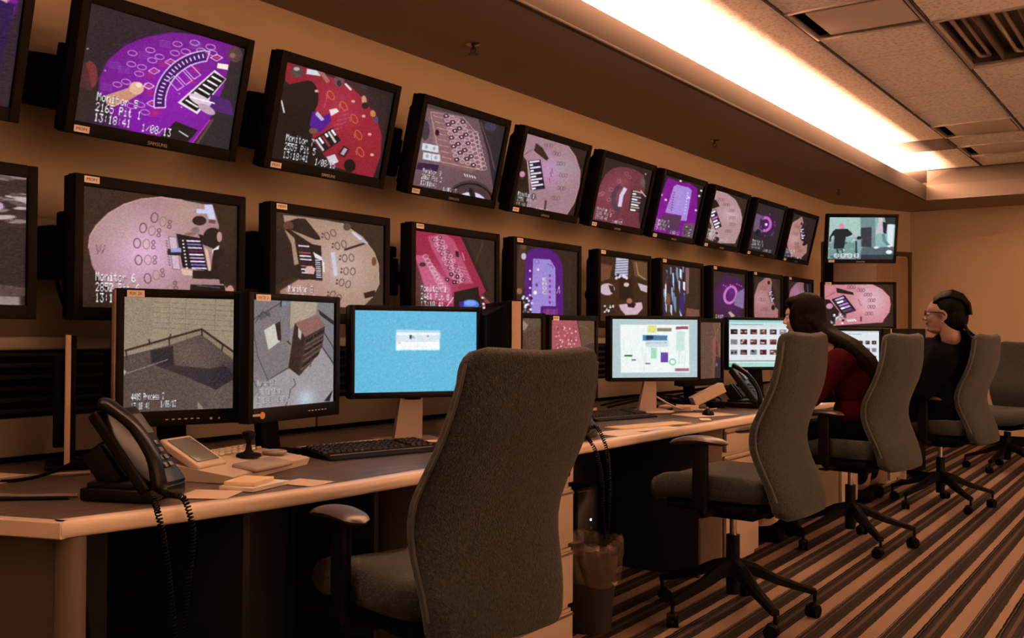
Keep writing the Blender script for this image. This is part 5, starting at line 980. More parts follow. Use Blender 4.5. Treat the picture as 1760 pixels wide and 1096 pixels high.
# ------------------------------------------------------------------ people
def remesh(prims, name, m, vox, parent, it=6, fac=.6):
    mb = MB()
    for p in prims: p(mb)
    me = bpy.data.meshes.new(name); mb.bm.to_mesh(me); mb.bm.free(); o = bpy.data.objects.new(name, me); COL.objects.link(o)
    r = o.modifiers.new('r', 'REMESH'); r.mode = 'VOXEL'; r.voxel_size = vox; s_ = o.modifiers.new('s', 'SMOOTH'); s_.factor = fac; s_.iterations = it
    dg = bpy.context.evaluated_depsgraph_get(); me2 = bpy.data.meshes.new_from_object(o.evaluated_get(dg)); o.modifiers.clear(); o.data = me2; me2.name = name
    me2.materials.clear(); me2.materials.append(m); me2.polygons.foreach_set('use_smooth', [True]*len(me2.polygons)); o.parent = parent; return o
def cap(a, b, r0, r1): return lambda mb: (mb.cyl(a, b, r0, r1, 20), mb.sph(a, r0, 16), mb.sph(b, r1, 16))
def chain(pts, rs): return [cap(pts[i], pts[i+1], rs[i], rs[i+1]) for i in range(len(pts)-1)]
def ball(c, r, rot=None): return lambda mb: mb.sph(c, r, 24, rot)
def head(C, yaw, pitch, s=1.0):
    """continuous head shape; local +X is where the face looks"""
    R = Matrix.Translation(C) @ Matrix.Rotation(yaw, 4, 'Z') @ Matrix.Rotation(pitch, 4, 'Y'); R3_ = R.to_3x3()
    def B(c, r, rx=0): return ball(R @ Vector(c)*1.0 if False else R @ (Vector(c)*s), tuple(q*s for q in r), R3_ @ Matrix.Rotation(rx, 3, 'Y'))
    def Cp(a, b, r0, r1): return cap(R @ (Vector(a)*s), R @ (Vector(b)*s), r0*s, r1*s)
    pr = [B((-.012, 0, .028), (.096, .076, .088)), B((.028, 0, -.02), (.062, .060, .085)), B((.050, 0, -.072), (.034, .034, .026)), B((.03, 0, -.062), (.050, .050, .030)), B((.060, .0, .035), (.028, .052, .030)),
          B((.052, .032, -.022), (.030, .024, .026)), B((.052, -.032, -.022), (.030, .024, .026)),                                   # cheeks
          Cp((.086, 0, .012), (.104, 0, -.022), .007, .0115), B((.094, .011, -.027), (.010, .007, .007)), B((.094, -.011, -.027), (.010, .007, .007)),      # nose
          B((.088, 0, -.046), (.010, .022, .0055)), B((.086, 0, -.056), (.010, .019, .006)), B((.078, 0, -.083), (.016, .018, .013)),   # lips, chin
          Cp((.079, -.038, .026), (.086, -.010, .027), .007, .006), Cp((.079, .038, .026), (.086, .010, .027), .007, .006)]           # brow
    for g in (1, -1):
        pr += [B((-.010, g*.079, -.004), (.016, .006, .030), .25), B((-.004, g*.078, -.027), (.008, .006, .012))]
    return pr, R, s
def eyes(par, R, s, iris):
    for g in (1, -1):
        MB().sph(R @ (Vector((.0745, g*.030, .008))*s), .0125*s, 16).build('eye', mat('eye_white', (.55, .50, .47), .3), par)
        MB().sph(R @ (Vector((.0830, g*.030, .008))*s), .0055*s, 10).build('iris', iris, par)
    mb = MB(); mb.tube([R @ (Vector(p)*s) for p in ((.093, -.019, -.0505), (.0975, 0, -.0500), (.093, .019, -.0505))], .0022*s, 6); mb.build('lip_line', mat('lip_dark', (.20, .06, .05), .5), par)
def hand(wrist, d, up, L=.17, curl=.35, side=1):
    """palm with four unequal bent fingers and a side thumb"""
    wrist = Vector(wrist); d = Vector(d).normalized(); up = Vector(up); up = (up-d*up.dot(d)).normalized(); lat = d.cross(up)*side; k = L/.18; pr = []
    pc = wrist+d*.045*k
    rot = Matrix((d, lat, up)).transposed(); pr.append(ball(pc, (.050*k, .040*k, .015*k), rot)); pr.append(ball(wrist+d*.068*k, (.022*k, .041*k, .013*k), rot))
    for i, (o, l) in enumerate(((-.030, .062), (-.010, .076), (.011, .080), (.031, .070))):
        p = wrist+d*.082*k+lat*o*k; dd = d.copy(); pts = [p]; rs = [.0088*k]
        for j, f in enumerate((.45, .30, .25)):
            ang = curl*(.6+j*.9); q = (d*math.cos(ang)-up*math.sin(ang)+lat*o*1.5).normalized(); p = p+q*l*f*k; pts.append(p); rs.append((.0080-.0008*j)*k)
        pr += chain(pts, rs)
    t0 = wrist+d*.030*k+lat*.032*k; pr += chain([t0, t0+(d*.6+lat*.75-up*.2).normalized()*.034*k, t0+(d*.6+lat*.75-up*.2).normalized()*.034*k+(d*.9+lat*.25-up*.25).normalized()*.030*k], [.013*k, .0105*k, .0085*k])
    return pr
# --- person in dark red, leaning towards the desk (faces -X)
P1 = thing('person', 'person with very long dark hair in a dark red top, leaning over the desk', 'person', (-1.6, 5.45, 0))
def loc(o, P): o.location = -Vector(P.location); return o
Y = 5.44
hc = Vector((-1.845, Y-.02, 1.250)); hp, R, s = head(hc, PI+.10, .10, .97)
sh = Vector((-1.60, Y, 1.03)); hip = Vector((-1.50, Y, .68))
aL = [(sh.x, Y-.17, 1.01), (-1.72, Y-.24, .82), (-1.93, Y-.16, .79)]; aR = [(sh.x, Y+.17, 1.01), (-1.74, Y+.24, .82), (-2.0, Y+.16, .79)]
body = hp+chain([(-1.775, Y, 1.19), (-1.70, Y, 1.11), (-1.62, Y, 1.03)], [.050, .052, .075])+chain([(-1.60, Y, 1.0), (-1.54, Y, .85), (-1.50, Y, .70)], [.10, .095, .11])
for a in (aL, aR): body += chain(a, [.040, .036, .024])
body += hand(aL[2], (-1, .10, -.06), (0, 0, 1), side=1)+hand(aR[2], (-1, -.10, -.06), (0, 0, 1), side=-1)
for g in (-1, 1): body += chain([(-1.52, Y+g*.09, .64), (-1.93, Y+g*.12, .58), (-1.98, Y+g*.12, .14), (-2.06, Y+g*.12, .075)], [.070, .055, .04, .03])
b1 = loc(remesh(body, 'body', M_skin1, .0048, P1, 5, .5), P1)
_p = lambda o: loc(o, P1)
mp = bpy.data.objects.new('x', None)
def kids(par, R, s, iris):
    before = set(bpy.data.objects); eyes(par, R, s, iris)
    for o in set(bpy.data.objects)-before: o.location = -Vector(par.location)
bpy.data.objects.remove(mp); kids(P1, R, s, mat('dark_iris', (.03, .015, .01), .2))
top_ = [ball((-1.595, Y, .99), (.105, .175, .10)), ball((-1.55, Y, .86), (.125, .165, .13)), ball((-1.545, Y, .74), (.125, .175, .11)), ball((-1.525, Y, .79), (.10, .15, .12))]+chain([(-1.66, Y, 1.075), (-1.60, Y, 1.02)], [.062, .10])
for a in (aL, aR): top_ += chain(a[:2]+[tuple(Vector(a[1])*.2+Vector(a[2])*.8)], [.072, .058, .044])
loc(remesh(top_, 'knit_top', M_red, .008, P1, 8), P1)
tr = [ball((-1.50, Y, .655), (.15, .18, .075))]
for g in (-1, 1): tr += chain([(-1.52, Y+g*.09, .645), (-1.94, Y+g*.12, .585), (-1.99, Y+g*.12, .16)], [.085, .070, .052])
loc(remesh(tr, 'trousers', M_trous, .010, P1, 6), P1)
mb = MB()
for g in (-1, 1): MB().box((-2.04, Y+g*.12, .045), (.25, .09, .085), .03, 3).build('shoe', M_blackm, P1, M=Matrix.Translation(-Vector(P1.location)))
W = lambda *v: R @ (Vector(v)*s)
RR = R.to_3x3()
hr = [ball(W(-.030, 0, .040), (.104, .086, .096), RR), ball(W(-.050, 0, -.02), (.082, .084, .11), RR), ball(W(-.030, .055, -.05), (.064, .032, .13), RR), ball(W(-.030, -.055, -.05), (.064, .032, .13), RR), ball(W(.02, 0, .088), (.07, .064, .038), RR), ball(W(.010, .066, -.012), (.050, .020, .085), RR), ball(W(.010, -.066, -.012), (.050, .020, .085), RR)]
for g in (-.07, -.035, 0, .035, .07):
    hr += chain([(-1.79, Y+g, 1.24), (-1.70, Y+g*1.1, 1.155), (-1.585, Y+g*1.2-.01, 1.10), (-1.49, Y+g-.02, 1.02), (-1.435, Y+g*.8-.03, .945)], [.035, .034, .030, .027, .020])
    hr += chain([(-1.435, Y+g*.8-.03, .945), (-1.40, Y+g*.6-.04, .885), (-1.385, Y+g*.3-.04, .845)], [.020, .014, .005])
for g in (-.085, .085): hr += chain([(-1.80, Y+g*.8, 1.22), (-1.74, Y+g, 1.10), (-1.69, Y+g*1.2, .99)], [.035, .03, .012])
loc(remesh(hr, 'hair', M_hair1, .006, P1, 5, .5), P1)
# --- person in glasses and black jacket
Y = 7.06
P2 = thing('person', 'person in glasses, earrings and a black jacket with tied back black braids, seated farther away', 'person', (-1.45, Y, 0))
hc = Vector((-1.385, Y-.12, 1.285)); hp, R, s = head(hc, PI+.12, -.02, 1.13); W = lambda *v: R @ (Vector(v)*s); RR = R.to_3x3()
aL = [(-1.37, Y-.22, 1.0), (-1.50, Y-.27, .79), (-1.76, Y-.20, .80)]; aR = [(-1.37, Y+.20, 1.0), (-1.50, Y+.26, .79), (-1.80, Y+.16, .80)]
body = hp+[ball(W(.035, 0, -.085), (.05, .05, .03), RR)]+chain([W(-.03, 0, -.06), W(-.045, 0, -.13), (-1.36, Y-.03, 1.04)], [.064, .064, .09])+chain([(-1.37, Y, 1.0), (-1.38, Y, .85), (-1.38, Y, .70)], [.11, .11, .12])
for a in (aL, aR): body += chain(a, [.045, .040, .027])
body += hand(aL[2], (-1, .08, -.03), (0, 0, 1), side=1)+hand(aR[2], (-1, -.08, -.03), (0, 0, 1), side=-1)
for g in (-1, 1): body += chain([(-1.40, Y+g*.10, .65), (-1.84, Y+g*.13, .60), (-1.90, Y+g*.13, .14), (-1.98, Y+g*.13, .075)], [.080, .060, .045, .03])
loc(remesh(body, 'body', M_skin2, .005, P2, 5, .5), P2); kids(P2, R, s, mat('dark_iris', 0))
jk = [ball((-1.335, Y-.05, 1.150), (.085, .095, .060)), ball((-1.50, Y, .97), (.13, .19, .17)), ball((-1.38, Y, 1.03), (.150, .225, .105)), ball((-1.41, Y, .94), (.185, .225, .17)), ball((-1.47, Y, .86), (.15, .20, .16)), ball((-1.40, Y, .80), (.175, .235, .19)), ball((-1.40, Y, .72), (.18, .24, .12)), ball((-1.44, Y-.16, .93), (.10, .10, .16)), ball((-1.44, Y+.16, .93), (.10, .10, .16))]+chain([(-1.345, Y-.08, 1.150), (-1.35, Y-.02, 1.06)], [.082, .140])
for a in (aL, aR): jk += chain([a[0], tuple(Vector(a[0])*.5+Vector(a[1])*.5), a[1], tuple(Vector(a[1])*.2+Vector(a[2])*.8)], [.100, .098, .086, .055])
loc(remesh(jk, 'jacket', M_jacket, .009, P2, 8), P2)
tr = [ball((-1.39, Y, .66), (.17, .21, .08))]
for g in (-1, 1): tr += chain([(-1.40, Y+g*.10, .655), (-1.85, Y+g*.13, .605), (-1.91, Y+g*.13, .16)], [.098, .078, .056])
loc(remesh(tr, 'trousers', M_trous, .010, P2, 6), P2)
mb = MB()
for g in (-1, 1): MB().box((-1.96, Y+g*.13, .045), (.26, .095, .085), .03, 3).build('shoe', M_blackm, P2, M=Matrix.Translation(-Vector(P2.location)))
hr = [ball(W(-.036, 0, .046), (.116, .095, .106), RR), ball(W(-.062, 0, -.010), (.084, .090, .105), RR)]
rs = random.Random(5)
for q in range(9):      # cornrow ridges over the crown
    y0 = (-4+q)*.016; hr += chain([W(.048, y0*.95, .100-abs(y0)*.45), W(.010, y0*1.1, .130-abs(y0)*.5), W(-.045, y0*1.15, .144-abs(y0)*.55), W(-.100, y0*1.1, .122-abs(y0)*.5), W(-.138, y0*.9, .070-abs(y0)*.2), W(-.146, y0*.7, .01)], [.0075*s]*6)
for q in range(4): hr += chain([W(.03, -.074, .06-q*.012), W(-.03, -.084, .03-q*.014), W(-.11, -.045, -.01-q*.01)], [.006, .009, .009])
for q in range(7):      # loose braid ends behind the neck
    y0 = (-3+q)*.014; e = rs.random()*.03; hr += chain([W(-.105, y0*.6, -.03), W(-.125, y0, -.08), W(-.150-e, y0*1.4, -.125), W(-.168, y0*1.6, -.155-e), W(-.172, y0*1.8, -.18)], [.010, .009, .008, .007, .005])
loc(remesh(hr, 'hair', M_hair2, .0045, P2, 3, .5), P2)
gl = MB()
for g in (1, -1):
    c = (.098, g*.032, .010); ptsg = [W(c[0]-.004*abs(math.cos(a)), c[1]+.024*math.cos(a), c[2]+.015*math.sin(a)) for a in np.linspace(0, 2*PI, 18)]
    gl.tube(ptsg, .0025, 6); gl.tube([W(.093, g*.056, .014), W(.06, g*.078, .015), W(-.004, g*.088, .012), W(-.018, g*.088, -.004)], .0035, 6)
gl.tube([W(.100, -.010, .013), W(.103, 0, .015), W(.100, .010, .013)], .002, 6)
g_ = gl.build('glasses', M_black, P2, M=Matrix.Translation(-Vector(P2.location)))
mb = MB()
for g in (1, -1): mb.sph(W(.098, g*.032, .010), (.0015, .022*s, .013*s), 14, RR)
mb.build('lens', mat('glass_lens', (.5, .5, .55), .05, alpha=.25, spec=.9), g_)
mb = MB(); mb.sph(W(-.004, .086, -.040), .0065, 10); mb.sph(W(-.004, -.086, -.040), .0065, 10); mb.build('earring', mat('silver_stud', (.8, .78, .74), .15, metal=1), P2, M=Matrix.Translation(-Vector(P2.location)))
mb = MB(); mb.tube([W(-.095, .028*math.cos(a), -.045+.028*math.sin(a)) for a in np.linspace(0, 2*PI, 14)], .006, 6); mb.build('hair_tie', mat('pale_tie', (.6, .5, .4), .6), P2, M=Matrix.Translation(-Vector(P2.location)))
P2.location.x -= .035
# ------------------------------------------------------------------ things on and under the desks
def helix(path, r, pitch, wire, n=8):
    pts = curve(path, 60); L = [0]
    for a, b in zip(pts, pts[1:]): L.append(L[-1]+(b-a).length)
    out = []; N = int(L[-1]/pitch*n); up = Vector((.3, 1, .2)).normalized()
    for k in range(N+1):
        d = L[-1]*k/N; i = max(0, min(len(pts)-2, int(np.searchsorted(L, d))-1)); f = (d-L[i])/max(1e-6, L[i+1]-L[i]); p = pts[i].lerp(pts[i+1], f); t = (pts[i+1]-pts[i]).normalized()
        a = (up-t*up.dot(t)).normalized(); c = t.cross(a); th = 2*PI*k/n; out.append(p+a*math.cos(th)*r+c*math.sin(th)*r)
    return MB().tube(out, wire, 5)
def phone(label, x, y, rz):
    """desk phone, user on local +X, handset on the -Y side"""
    t = thing('desk_phone', label, 'telephone', (x, y, ZD), rz, 'black desk phones'); g = mat('phone_black', (.004, .0035, .0035), .28, spec=.16)
    mb = MB(); mb.box((-.015, 0, .017), (.185, .17, .030), .006, 3); mb.box((-.02, 0, .037), (.15, .15, .016), .005); mb.build('base', g, t)
    Rm = Matrix.Rotation(math.radians(52), 3, 'Y')
    c = Vector((-.005, 0, .118)); MB().box(c, (.235, .175, .030), .007, 3, rot=Rm).build('body', g, t)
    mb = MB(); mb.box((-.075, -.03, .075), (.10, .03, .06), .005, rot=Matrix.Rotation(.9, 3, 'Y')); mb.box((-.075, .03, .075), (.10, .03, .06), .005, rot=Matrix.Rotation(.9, 3, 'Y')); mb.build('stand', g, t)
    def S(u, v, w): return c + Rm @ Vector((u, v, w))
    pts = [S(-.135, -.060, .022), S(-.100, -.060, .040), S(-.03, -.060, .060), S(.05, -.060, .056), S(.105, -.060, .034), S(.130, -.060, .016)]
    h = MB(); q = curve(pts, 20); n = len(q); rings = []
    for i, p in enumerate(q):
        u = i/(n-1); tn = (q[min(i+1, n-1)]-q[max(i-1, 0)]).normalized(); side = Vector((0, 1, 0)); nn = tn.cross(side); e = math.sqrt(max(.06, 1-abs(2*u-1)**8)); ww = (.022+.010*abs(2*u-1)**2)*e; hh = (.011+.010*abs(2*u-1)**3)*e
        rings.append([tuple(p+side*ww*math.copysign(abs(math.cos(a))**.7, math.cos(a))+nn*hh*math.copysign(abs(math.sin(a))**.7, math.sin(a))) for a in np.linspace(0, 2*PI, 16, endpoint=False)])
    h.rings(rings); hs = h.build('handset', g, t, ang=60)
    MB().box(S(-.06, .035, .017), (.060, .085, .004), .001, rot=Rm).build('display', mat('phone_display', (.10, .11, .10), .15), t)
    for i in range(4):
        for j in range(3): MB().box(S(.0+.022*i, .010+.024*j, .018), (.014, .017, .005), .002, rot=Rm).build('key', mat('phone_key', (.06, .055, .05), .4), t)
    return t, S
p1, S1 = phone('nearest black desk phone with raised handset, at the left corner of the near desk', -2.150, 1.455, math.radians(24))
p2, S2 = phone('black desk phone half hidden behind the nearest chair back', -2.04, 3.30, math.radians(8))
p3, S3 = phone('black desk phone beside the tilted beige box, left of the second chair back', -2.12, 5.30, math.radians(10))
def attach(o, par):
    bpy.context.view_layer.update(); o.parent = par; o.matrix_parent_inverse = par.matrix_world.inverted()
def cord(par, pts, name='coiled_cord', r=.0062, pitch=.0085, wire=.0021): attach(helix(pts, r, pitch, wire).build(name, M_black, None, ang=80), par)
bpy.context.view_layer.update()
e1 = p1.matrix_world @ S1(.120, -.055, .012)
cord(p1, [e1, px_(292, 858, -2.00)+Vector((0, 0, .012)), px_(316, 868, -1.945)+Vector((0, 0, .016)), px_(329, 895, -1.915), px_(331, 930, -1.915), px_(325, 985, -1.915), px_(318, 1050, -1.915), px_(311, 1096, -1.915), px_(306, 1150, -1.915), px_(304, 1165, -1.92), px_(302, 1140, -1.915), px_(300, 1096, -1.915), px_(292, 1010, -1.915), px_(285, 950, -1.915), px_(277, 905, -1.915), px_(270, 878, -1.935)+Vector((0, 0, .004)), px_(262, 858, -1.985)+Vector((0, 0, .012)), p1.matrix_world @ Vector((.085, -.085, .02))])
e2 = p2.matrix_world @ S2(.120, -.055, .012)
cord(p2, [e2, px_(1024, 742, -1.91)+Vector((0, 0, .02)), px_(1040, 762, -1.86), px_(1046, 800, -1.86), px_(1047, 850, -1.86), px_(1045, 900, -1.86), px_(1040, 925, -1.86), px_(1036, 880, -1.86), px_(1035, 830, -1.86), px_(1027, 785, -1.86), px_(1016, 760, -1.875), px_(1006, 752, -1.93)+Vector((0, 0, .012)), p2.matrix_world @ Vector((.085, -.085, .02))])
e3 = p3.matrix_world @ S3(.120, -.055, .012)
cord(p3, [e3, e3+Vector((.03, .02, -.01)), e3+Vector((.02, .10, -.012)), p3.matrix_world @ Vector((.085, .10, .02))])
# joystick keyboard
t = thing('joystick_keyboard', 'beige camera control keyboard with a joystick and tilted grey display beside the near phone', 'control keyboard', (-2.325, 1.905, ZD), math.radians(15)); bg = mat('warm_beige_plastic', (.50, .42, .33), .5)
mb = MB(); mb.rings([[(-.125, -.235, 0), (.135, -.215, 0), (.135, -.215, .018), (-.125, -.235, .052)], [(-.125, -.08, 0), (.120, -.08, 0), (.120, -.08, .020), (-.125, -.08, .052)], [(-.125, .20, 0), (.105, .20, 0), (.115, .20, .022), (-.125, .20, .050)], [(-.11, .235, .004), (.08, .235, .004), (.08, .235, .020), (-.11, .235, .042)]]); mb.build('case', bg, t, ang=25)
mb = MB(); rm = Matrix.Rotation(math.radians(28), 3, 'Y'); mb.box((-.045, -.155, .066), (.150, .125, .022), .006, 3, rot=rm); f = mb.build('display_hood', bg, t); MB().box((-.042, -.155, .0785), (.115, .095, .003), .001, rot=rm).build('display', mat('grey_lcd', (.12, .13, .11), .25), f)
MB().box((.095, -.02, .026), (.085, .19, .016), .008, 3, rot=Matrix.Rotation(.12, 3, 'Y')).build('palm_rest', mat('palm_grey', (.24, .20, .165), .6), t)
mb = MB().lathe([(.038, 0), (.036, .007), (.026, .010)], (.0, .045, .038), 24); mb.build('joystick_collar', M_black, t)
mb = MB().lathe([(.020, 0), (.010, .012), (.007, .03), (.009, .040), (.018, .048), (.021, .058), (.018, .066), (.008, .069)], (.0, .045, .045), 18); mb.build('joystick', M_black, t)
mb = MB().lathe([(.036, 0), (.038, .006), (.032, .010), (.028, .007), (.010, .006)], (.02, .150, .036), 24); mb.build('jog_wheel', mat('palm_grey', 0), t)
for i in range(3):
    for j in range(9): MB().box((-.105+i*.022, -.07+j*.031, .053-i*.0028), (.014, .022, .007), .002).build('key', mat('cream_key', (.62, .55, .44), .5), t)
# keyboards: every key its own part, sharing one mesh
KEY = MB().box((0, 0, 0), (.0155, .0155, .008), .002, 1, taper=(.8, .8)).build('key', mat('black_key', (.006, .005, .005), .35, spec=.18)); KEYM = KEY.data; bpy.data.objects.remove(KEY)
def keyboard(label, x, y, rz, W=.45, cols=19, rows=5):
    t = thing('computer_keyboard', label, 'keyboard', (x, y, ZD), rz, 'black computer keyboards'); D = .150
    mb = MB(); mb.rings([[(D/2+.035, -W/2, 0), (D/2+.035, -W/2, .006), (D/2, -W/2, .013), (-D/2, -W/2, .028), (-D/2, -W/2, 0)], [(D/2+.035, W/2, 0), (D/2+.035, W/2, .006), (D/2, W/2, .013), (-D/2, W/2, .028), (-D/2, W/2, 0)]]); mb.build('case', M_black, t, ang=20)
    MB().box((D/2+.004, -W*.02, .0145), (.003, W*.9, .003)).build('edge_line', mat('worn_edge', (.10, .085, .07), .35), t)
    for i in range(rows):
        xk = -D/2+.020+i*.0235
        for j in range(cols):
            if cols > 12 and j == 14: continue
            o = bpy.data.objects.new('key', KEYM); COL.objects.link(o); o.parent = t; o.location = (xk, -W/2+.018+j*(W-.036)/(cols-1), .031-(xk+D/2)*.100); o.rotation_euler = (0, .1, 0)
            o.scale = (1.2, 1.32*(W-.036)/(cols-1)/.0205, 1.25)
    return t
keyboard('black keyboard in front of the blue login screen', -2.325, 2.47, math.radians(-13), .46)
keyboard('black keyboard below the floor plan screen, sheets of paper in front', -2.37, 4.20, math.radians(-14), .42)
keyboard('black keyboard below the thumbnail screen of the long haired person', -2.15, 6.05, 0, .44)
# papers, pads, folders
def sheet(name, label, cat, pts, th, m=None, z=ZD, group=None, parts=None):
    c = sum((Vector(p) for p in pts), Vector((0, 0)))/len(pts); o = MB().prism([(p[0]-c.x, p[1]-c.y) for p in pts], 0, th).build(name, m or M_paper, smooth=False); o.location = (c.x, c.y, z+.0004); return tag(o, label, cat, group)
def rect(cx, cy, w, h, a):
    a = math.radians(a); ux, uy = Vector((math.cos(a), math.sin(a))), Vector((-math.sin(a), math.cos(a))); c = Vector((cx, cy)); return [tuple(c+ux*sx_*w/2+uy*sy_*h/2) for sx_, sy_ in ((-1, -1), (1, -1), (1, 1), (-1, 1))]
P_y = mat('manila_paper', (.78, .62, .38), .8); P_t = mat('tan_paper', (.60, .48, .36), .8)
sheet('paper_sheet', 'loose sheet of paper between the phone and the desk edge', 'paper', rect(-2.045, 1.585, .13, .13, 30), .0012, P_t)
sheet('note_pad', 'thin lower note pad on the desk edge in front of the joystick keyboard', 'note pad', rect(-2.055, 1.735, .105, .155, 12), .010, M_paper)
sheet('note_pad', 'small yellowish pad lying on top of the lower note pad', 'note pad', rect(-2.065, 1.725, .085, .115, 24), .010, P_y, ZD+.0108)
sheet('paper_sheet', 'white sheet under the display end of the joystick keyboard', 'paper', rect(-2.00, 1.865, .12, .10, 10), .001, P_t)
sheet('paper_roll', 'long pale rolled sheet behind the near keyboard', 'paper', rect(-2.50, 2.50, .03, .36, -8), .018, M_paper)
sheet('paper_sheet', 'sheet of paper at the back left corner of the near desk', 'paper', rect(-2.70, 1.32, .16, .34, 16), .0012, P_t)
sheet('paper_sheet', 'pale sheet under the cord of the phone behind the nearest chair', 'paper', rect(-1.985, 3.56, .15, .20, -6), .0012, M_paper)
sheet('file_folder', 'long manila folder lying along the middle desk edge', 'folder', rect(-2.025, 3.93, .11, .46, -14), .006, P_y)
sheet('paper_sheet', 'thin sheet under the manila folder on the middle desk', 'paper', rect(-1.97, 3.80, .10, .34, -12), .001, M_paper, ZD)
sheet('paper_sheet', 'tan sheet under the computer mouse on the middle desk', 'paper', rect(-2.09, 4.66, .20, .30, -22), .001, P_t)
sheet('paper_sheet', 'small folded note on the bare desk by the manila folder', 'paper', rect(-1.96, 4.38, .05, .09, 30), .004, M_paper)
sheet('paper_stack', 'crumpled stack of papers at the back of the second keyboard', 'paper', rect(-2.60, 4.30, .12, .14, 15), .030, P_t)
sheet('paper_stack', 'flat stack of papers beside the tilted beige box', 'paper', rect(-2.34, 4.88, .18, .16, 10), .022, P_t)
sheet('paper_stack', 'pale papers on the far desk beside the long haired person', 'paper', rect(-2.06, 6.50, .20, .26, -10), .030, M_paper)
sheet('paper_stack', 'papers on the far desk in front of the person in glasses', 'paper', rect(-2.15, 7.40, .24, .30, 8), .020, M_paper)
t = thing('tape_box', 'tilted beige box propped beside the third phone', 'box', (-2.27, 5.10, ZD), math.radians(-40)); rb = Matrix.Rotation(math.radians(24), 3, 'X'); MB().box((0, 0, .075), (.06, .20, .055), .003, rot=rb).build('carton', bg, t); MB().box((.0305, 0, .075), (.001, .185, .040), rot=rb).build('label_face', P_t, t); MB().box((0, .05, .018), (.08, .08, .036), .004).build('support_block', M_blackm, t)
# mice
def mouse(label, x, y, rz):
    t = thing('computer_mouse', label, 'mouse', (x, y, ZD+.0015), rz); mb = MB(); rings = []
    for u in np.linspace(0, 1, 11):
        e = max(.08, math.sin(PI*min(1, max(0, u*.96+.02)))**.5); xx_ = -.055+.11*u; rings.append([(xx_, .031*e*math.cos(a), max(0, .034*e*(1.1-.35*u)*math.sin(a))) for a in np.linspace(-.1, PI+.1, 13)])
    mb.rings(rings).build('shell', M_black, t); MB().cyl((.028, -.004, .029), (.028, .004, .029), .008, n=12).build('scroll_wheel', mat('worn_edge', 0), t)
    MB().tube(curve([(.05, 0, .008), (.10, .02, .004), (.14, .08, .004), (.05, .17, .004), (-.12, .20, .004)], 20), .002, 6).build('cable', M_black, t); return t
mouse('black computer mouse on a tan sheet below the floor plan screen', -2.07, 4.66, math.radians(120))
# cables on the desk
def cable(label, pts, r=.004, m=None):
    o = MB().tube(curve(pts, 40), r, 8).build('cable', m or M_black); return tag(o, label, 'cable')
def zt(x, y, h=.006): return (x, y, ZD+h)
cable('grey cable looping forward from the near phone base', [zt(-2.26, 1.36, .006), zt(-2.36, 1.27, .006), zt(-2.50, 1.22, .006), zt(-2.62, 1.30, .006), zt(-2.66, 1.44, .006), zt(-2.60, 1.60, .006)], .0055, mat('grey_cable', (.16, .12, .10), .5))
cable('black cable running left along the near desk from the phone', [zt(-2.25, 1.33, .005), zt(-2.40, 1.20, .005), zt(-2.60, 1.08, .005), zt(-2.85, .98, .005)], .005)
cable('black cable arching behind the near phone', [zt(-2.28, 1.52, .12), zt(-2.38, 1.52, .12), zt(-2.50, 1.48, .05), zt(-2.62, 1.40, .006), zt(-2.80, 1.22, .006)], .005)
cable('black cable at the far left end of the near desk', [zt(-2.95, .95, .006), zt(-2.80, 1.10, .02), zt(-2.78, 1.28, .006), zt(-2.90, 1.45, .006)], .009)
for k, (y, d) in enumerate([(4.95, 0), (5.02, .06), (5.20, .02), (4.85, .10), (5.55, .05)]):
    cable(['black cable curling behind the mouse', 'black cable crossing behind the flat stack of papers', 'black cable under the tilted beige box', 'black cable near the silver monitor stand', 'black cable behind the third phone'][k], [zt(-2.78+d, y-.15, .006), zt(-2.62+d, y, .05), zt(-2.48+d, y+.05, .03), zt(-2.40+d*.5, y-.08, .006), zt(-2.55, y-.22, .006)], .006)
cable('pale cable curving down from the floor plan monitor stand', [zt(-2.42, 4.60, .13), zt(-2.36, 4.66, .08), zt(-2.30, 4.78, .02), zt(-2.22, 4.90, .005), zt(-2.18, 5.02, .005)], .0045, mat('pale_cable', (.42, .34, .27), .5))
cable('black strap hanging in the dark kneehole below the near desk corner', [px_(134, 985, -2.06), px_(139, 1020, -2.07), px_(146, 1060, -2.06), px_(150, 1110, -2.07)], .009)
# letter trays on the far desk
t = thing('letter_tray', 'stack of pale trays and papers beside the third chair back', 'letter tray', (-2.36, 6.72, ZD), math.radians(-20))
for k in range(4):
    z = .015+k*.052; mb = MB(); mb.box((0, 0, z), (.24, .17, .005), .001); mb.box((-.118, 0, z+.018), (.005, .17, .034)); mb.box((0, -.083, z+.018), (.24, .005, .034)); mb.box((0, .083, z+.018), (.24, .005, .034)); mb.build('tray', M_black if k % 2 else bg, t)
    MB().box((.01, 0, z+.012), (.21, .15, .018), .001).build('paper_pile', M_paper, t)
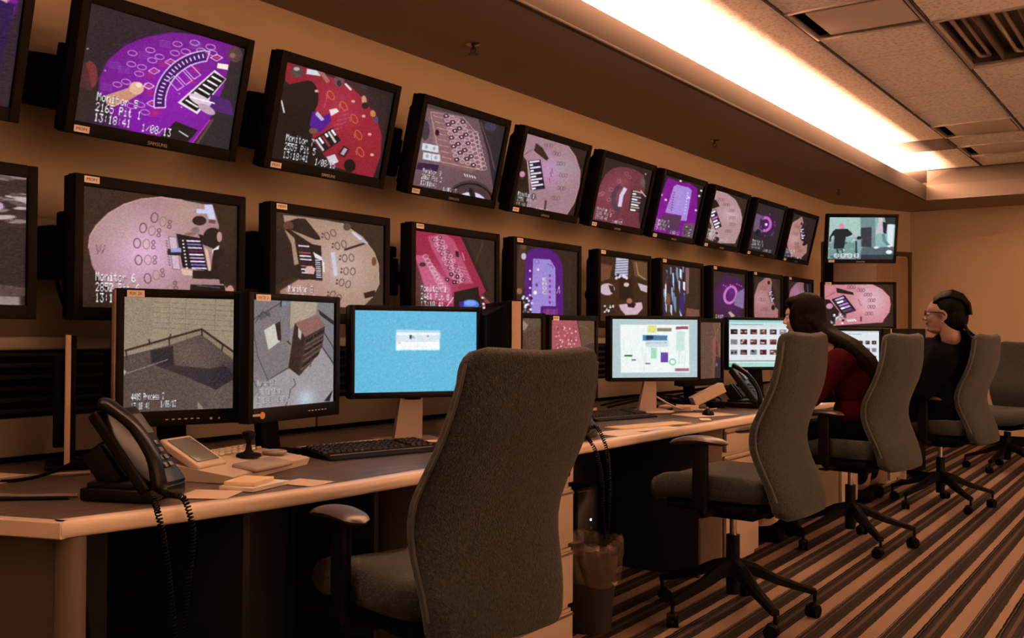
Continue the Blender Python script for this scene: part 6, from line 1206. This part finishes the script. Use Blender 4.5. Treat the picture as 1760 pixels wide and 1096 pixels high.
# under the desk
t = thing('computer_tower', 'black computer tower under the middle desk with two small lights', 'computer', (-2.37, 3.62, .055))
MB().box((0, 0, .22), (.42, .18, .44), .006).build('case', M_black, t); MB().box((.212, 0, .22), (.006, .165, .42), .003).build('front_panel', mat('glossy_black', (.010, .010, .011), .2), t)
MB().cyl((.214, .02, .300), (.218, .02, .300), .005, n=12).build('power_light', emis('power_led', (.75, .95, 1), 2.2), t); MB().cyl((.214, .02, .265), (.218, .02, .265), .006, n=12).build('power_button', M_chrome, t)
for g in (-1, 1): MB().box((0, g*.07, -.027), (.36, .03, .054), .004).build('foot', M_blackm, t)
t = thing('waste_bin', 'dark waste bin lined with a crumpled clear bag, right of the nearest drawer unit', 'bin', (-1.99, 3.33, 0)); mb = MB(); n = 28
mb.lathe([(.095, 0), (.098, .005), (.125, .30), (.129, .305), (.122, .302), (.094, .012)], n=n); mb.build('bin_body', mat('dark_bin', (.018, .013, .011), .5), t)
rings = []; rs = random.Random(9)
for j, (r, z) in enumerate([(.112, .295), (.120, .345), (.133, .352), (.141, .325), (.143, .28), (.139, .235), (.130, .195), (.128, .185)]):
    rings.append([((r+rs.uniform(-.009, .009)+.004*math.sin(a*5+j))*math.cos(a), (r+rs.uniform(-.009, .009)+.004*math.sin(a*7+j))*math.sin(a), z+rs.uniform(-.010, .010)+.008*math.sin(3*a)) for a in np.linspace(0, 2*PI, 40, endpoint=False)])
mb = MB().rings(rings, cap=False); bag = mb.build('bin_liner', mat('clear_bag', (.16, .115, .08), .12, spec=.9, alpha=.42, bump=1, bscale=22), t, smooth=False)
# wall outlet between the cut off and the first full monitors
t = thing('wall_outlet', 'beige outlet plate on the wall between the two lower left monitors', 'outlet', (XW, 0, 0)); c = px_(76, 405, XW); t.location = c
MB().box((.004, 0, 0), (.008, .075, .115), .003).build('cover_plate', M_beige, t); MB().box((.035, 0, -.05), (.06, .05, .07), .008).build('plug', M_blackm, t)
MB().tube(curve([(.05, 0, -.08), (.07, .02, -.20), (.08, .05, -.28), (.06, .07, -.20)], 16), .006, 8).build('cable', M_black, t)
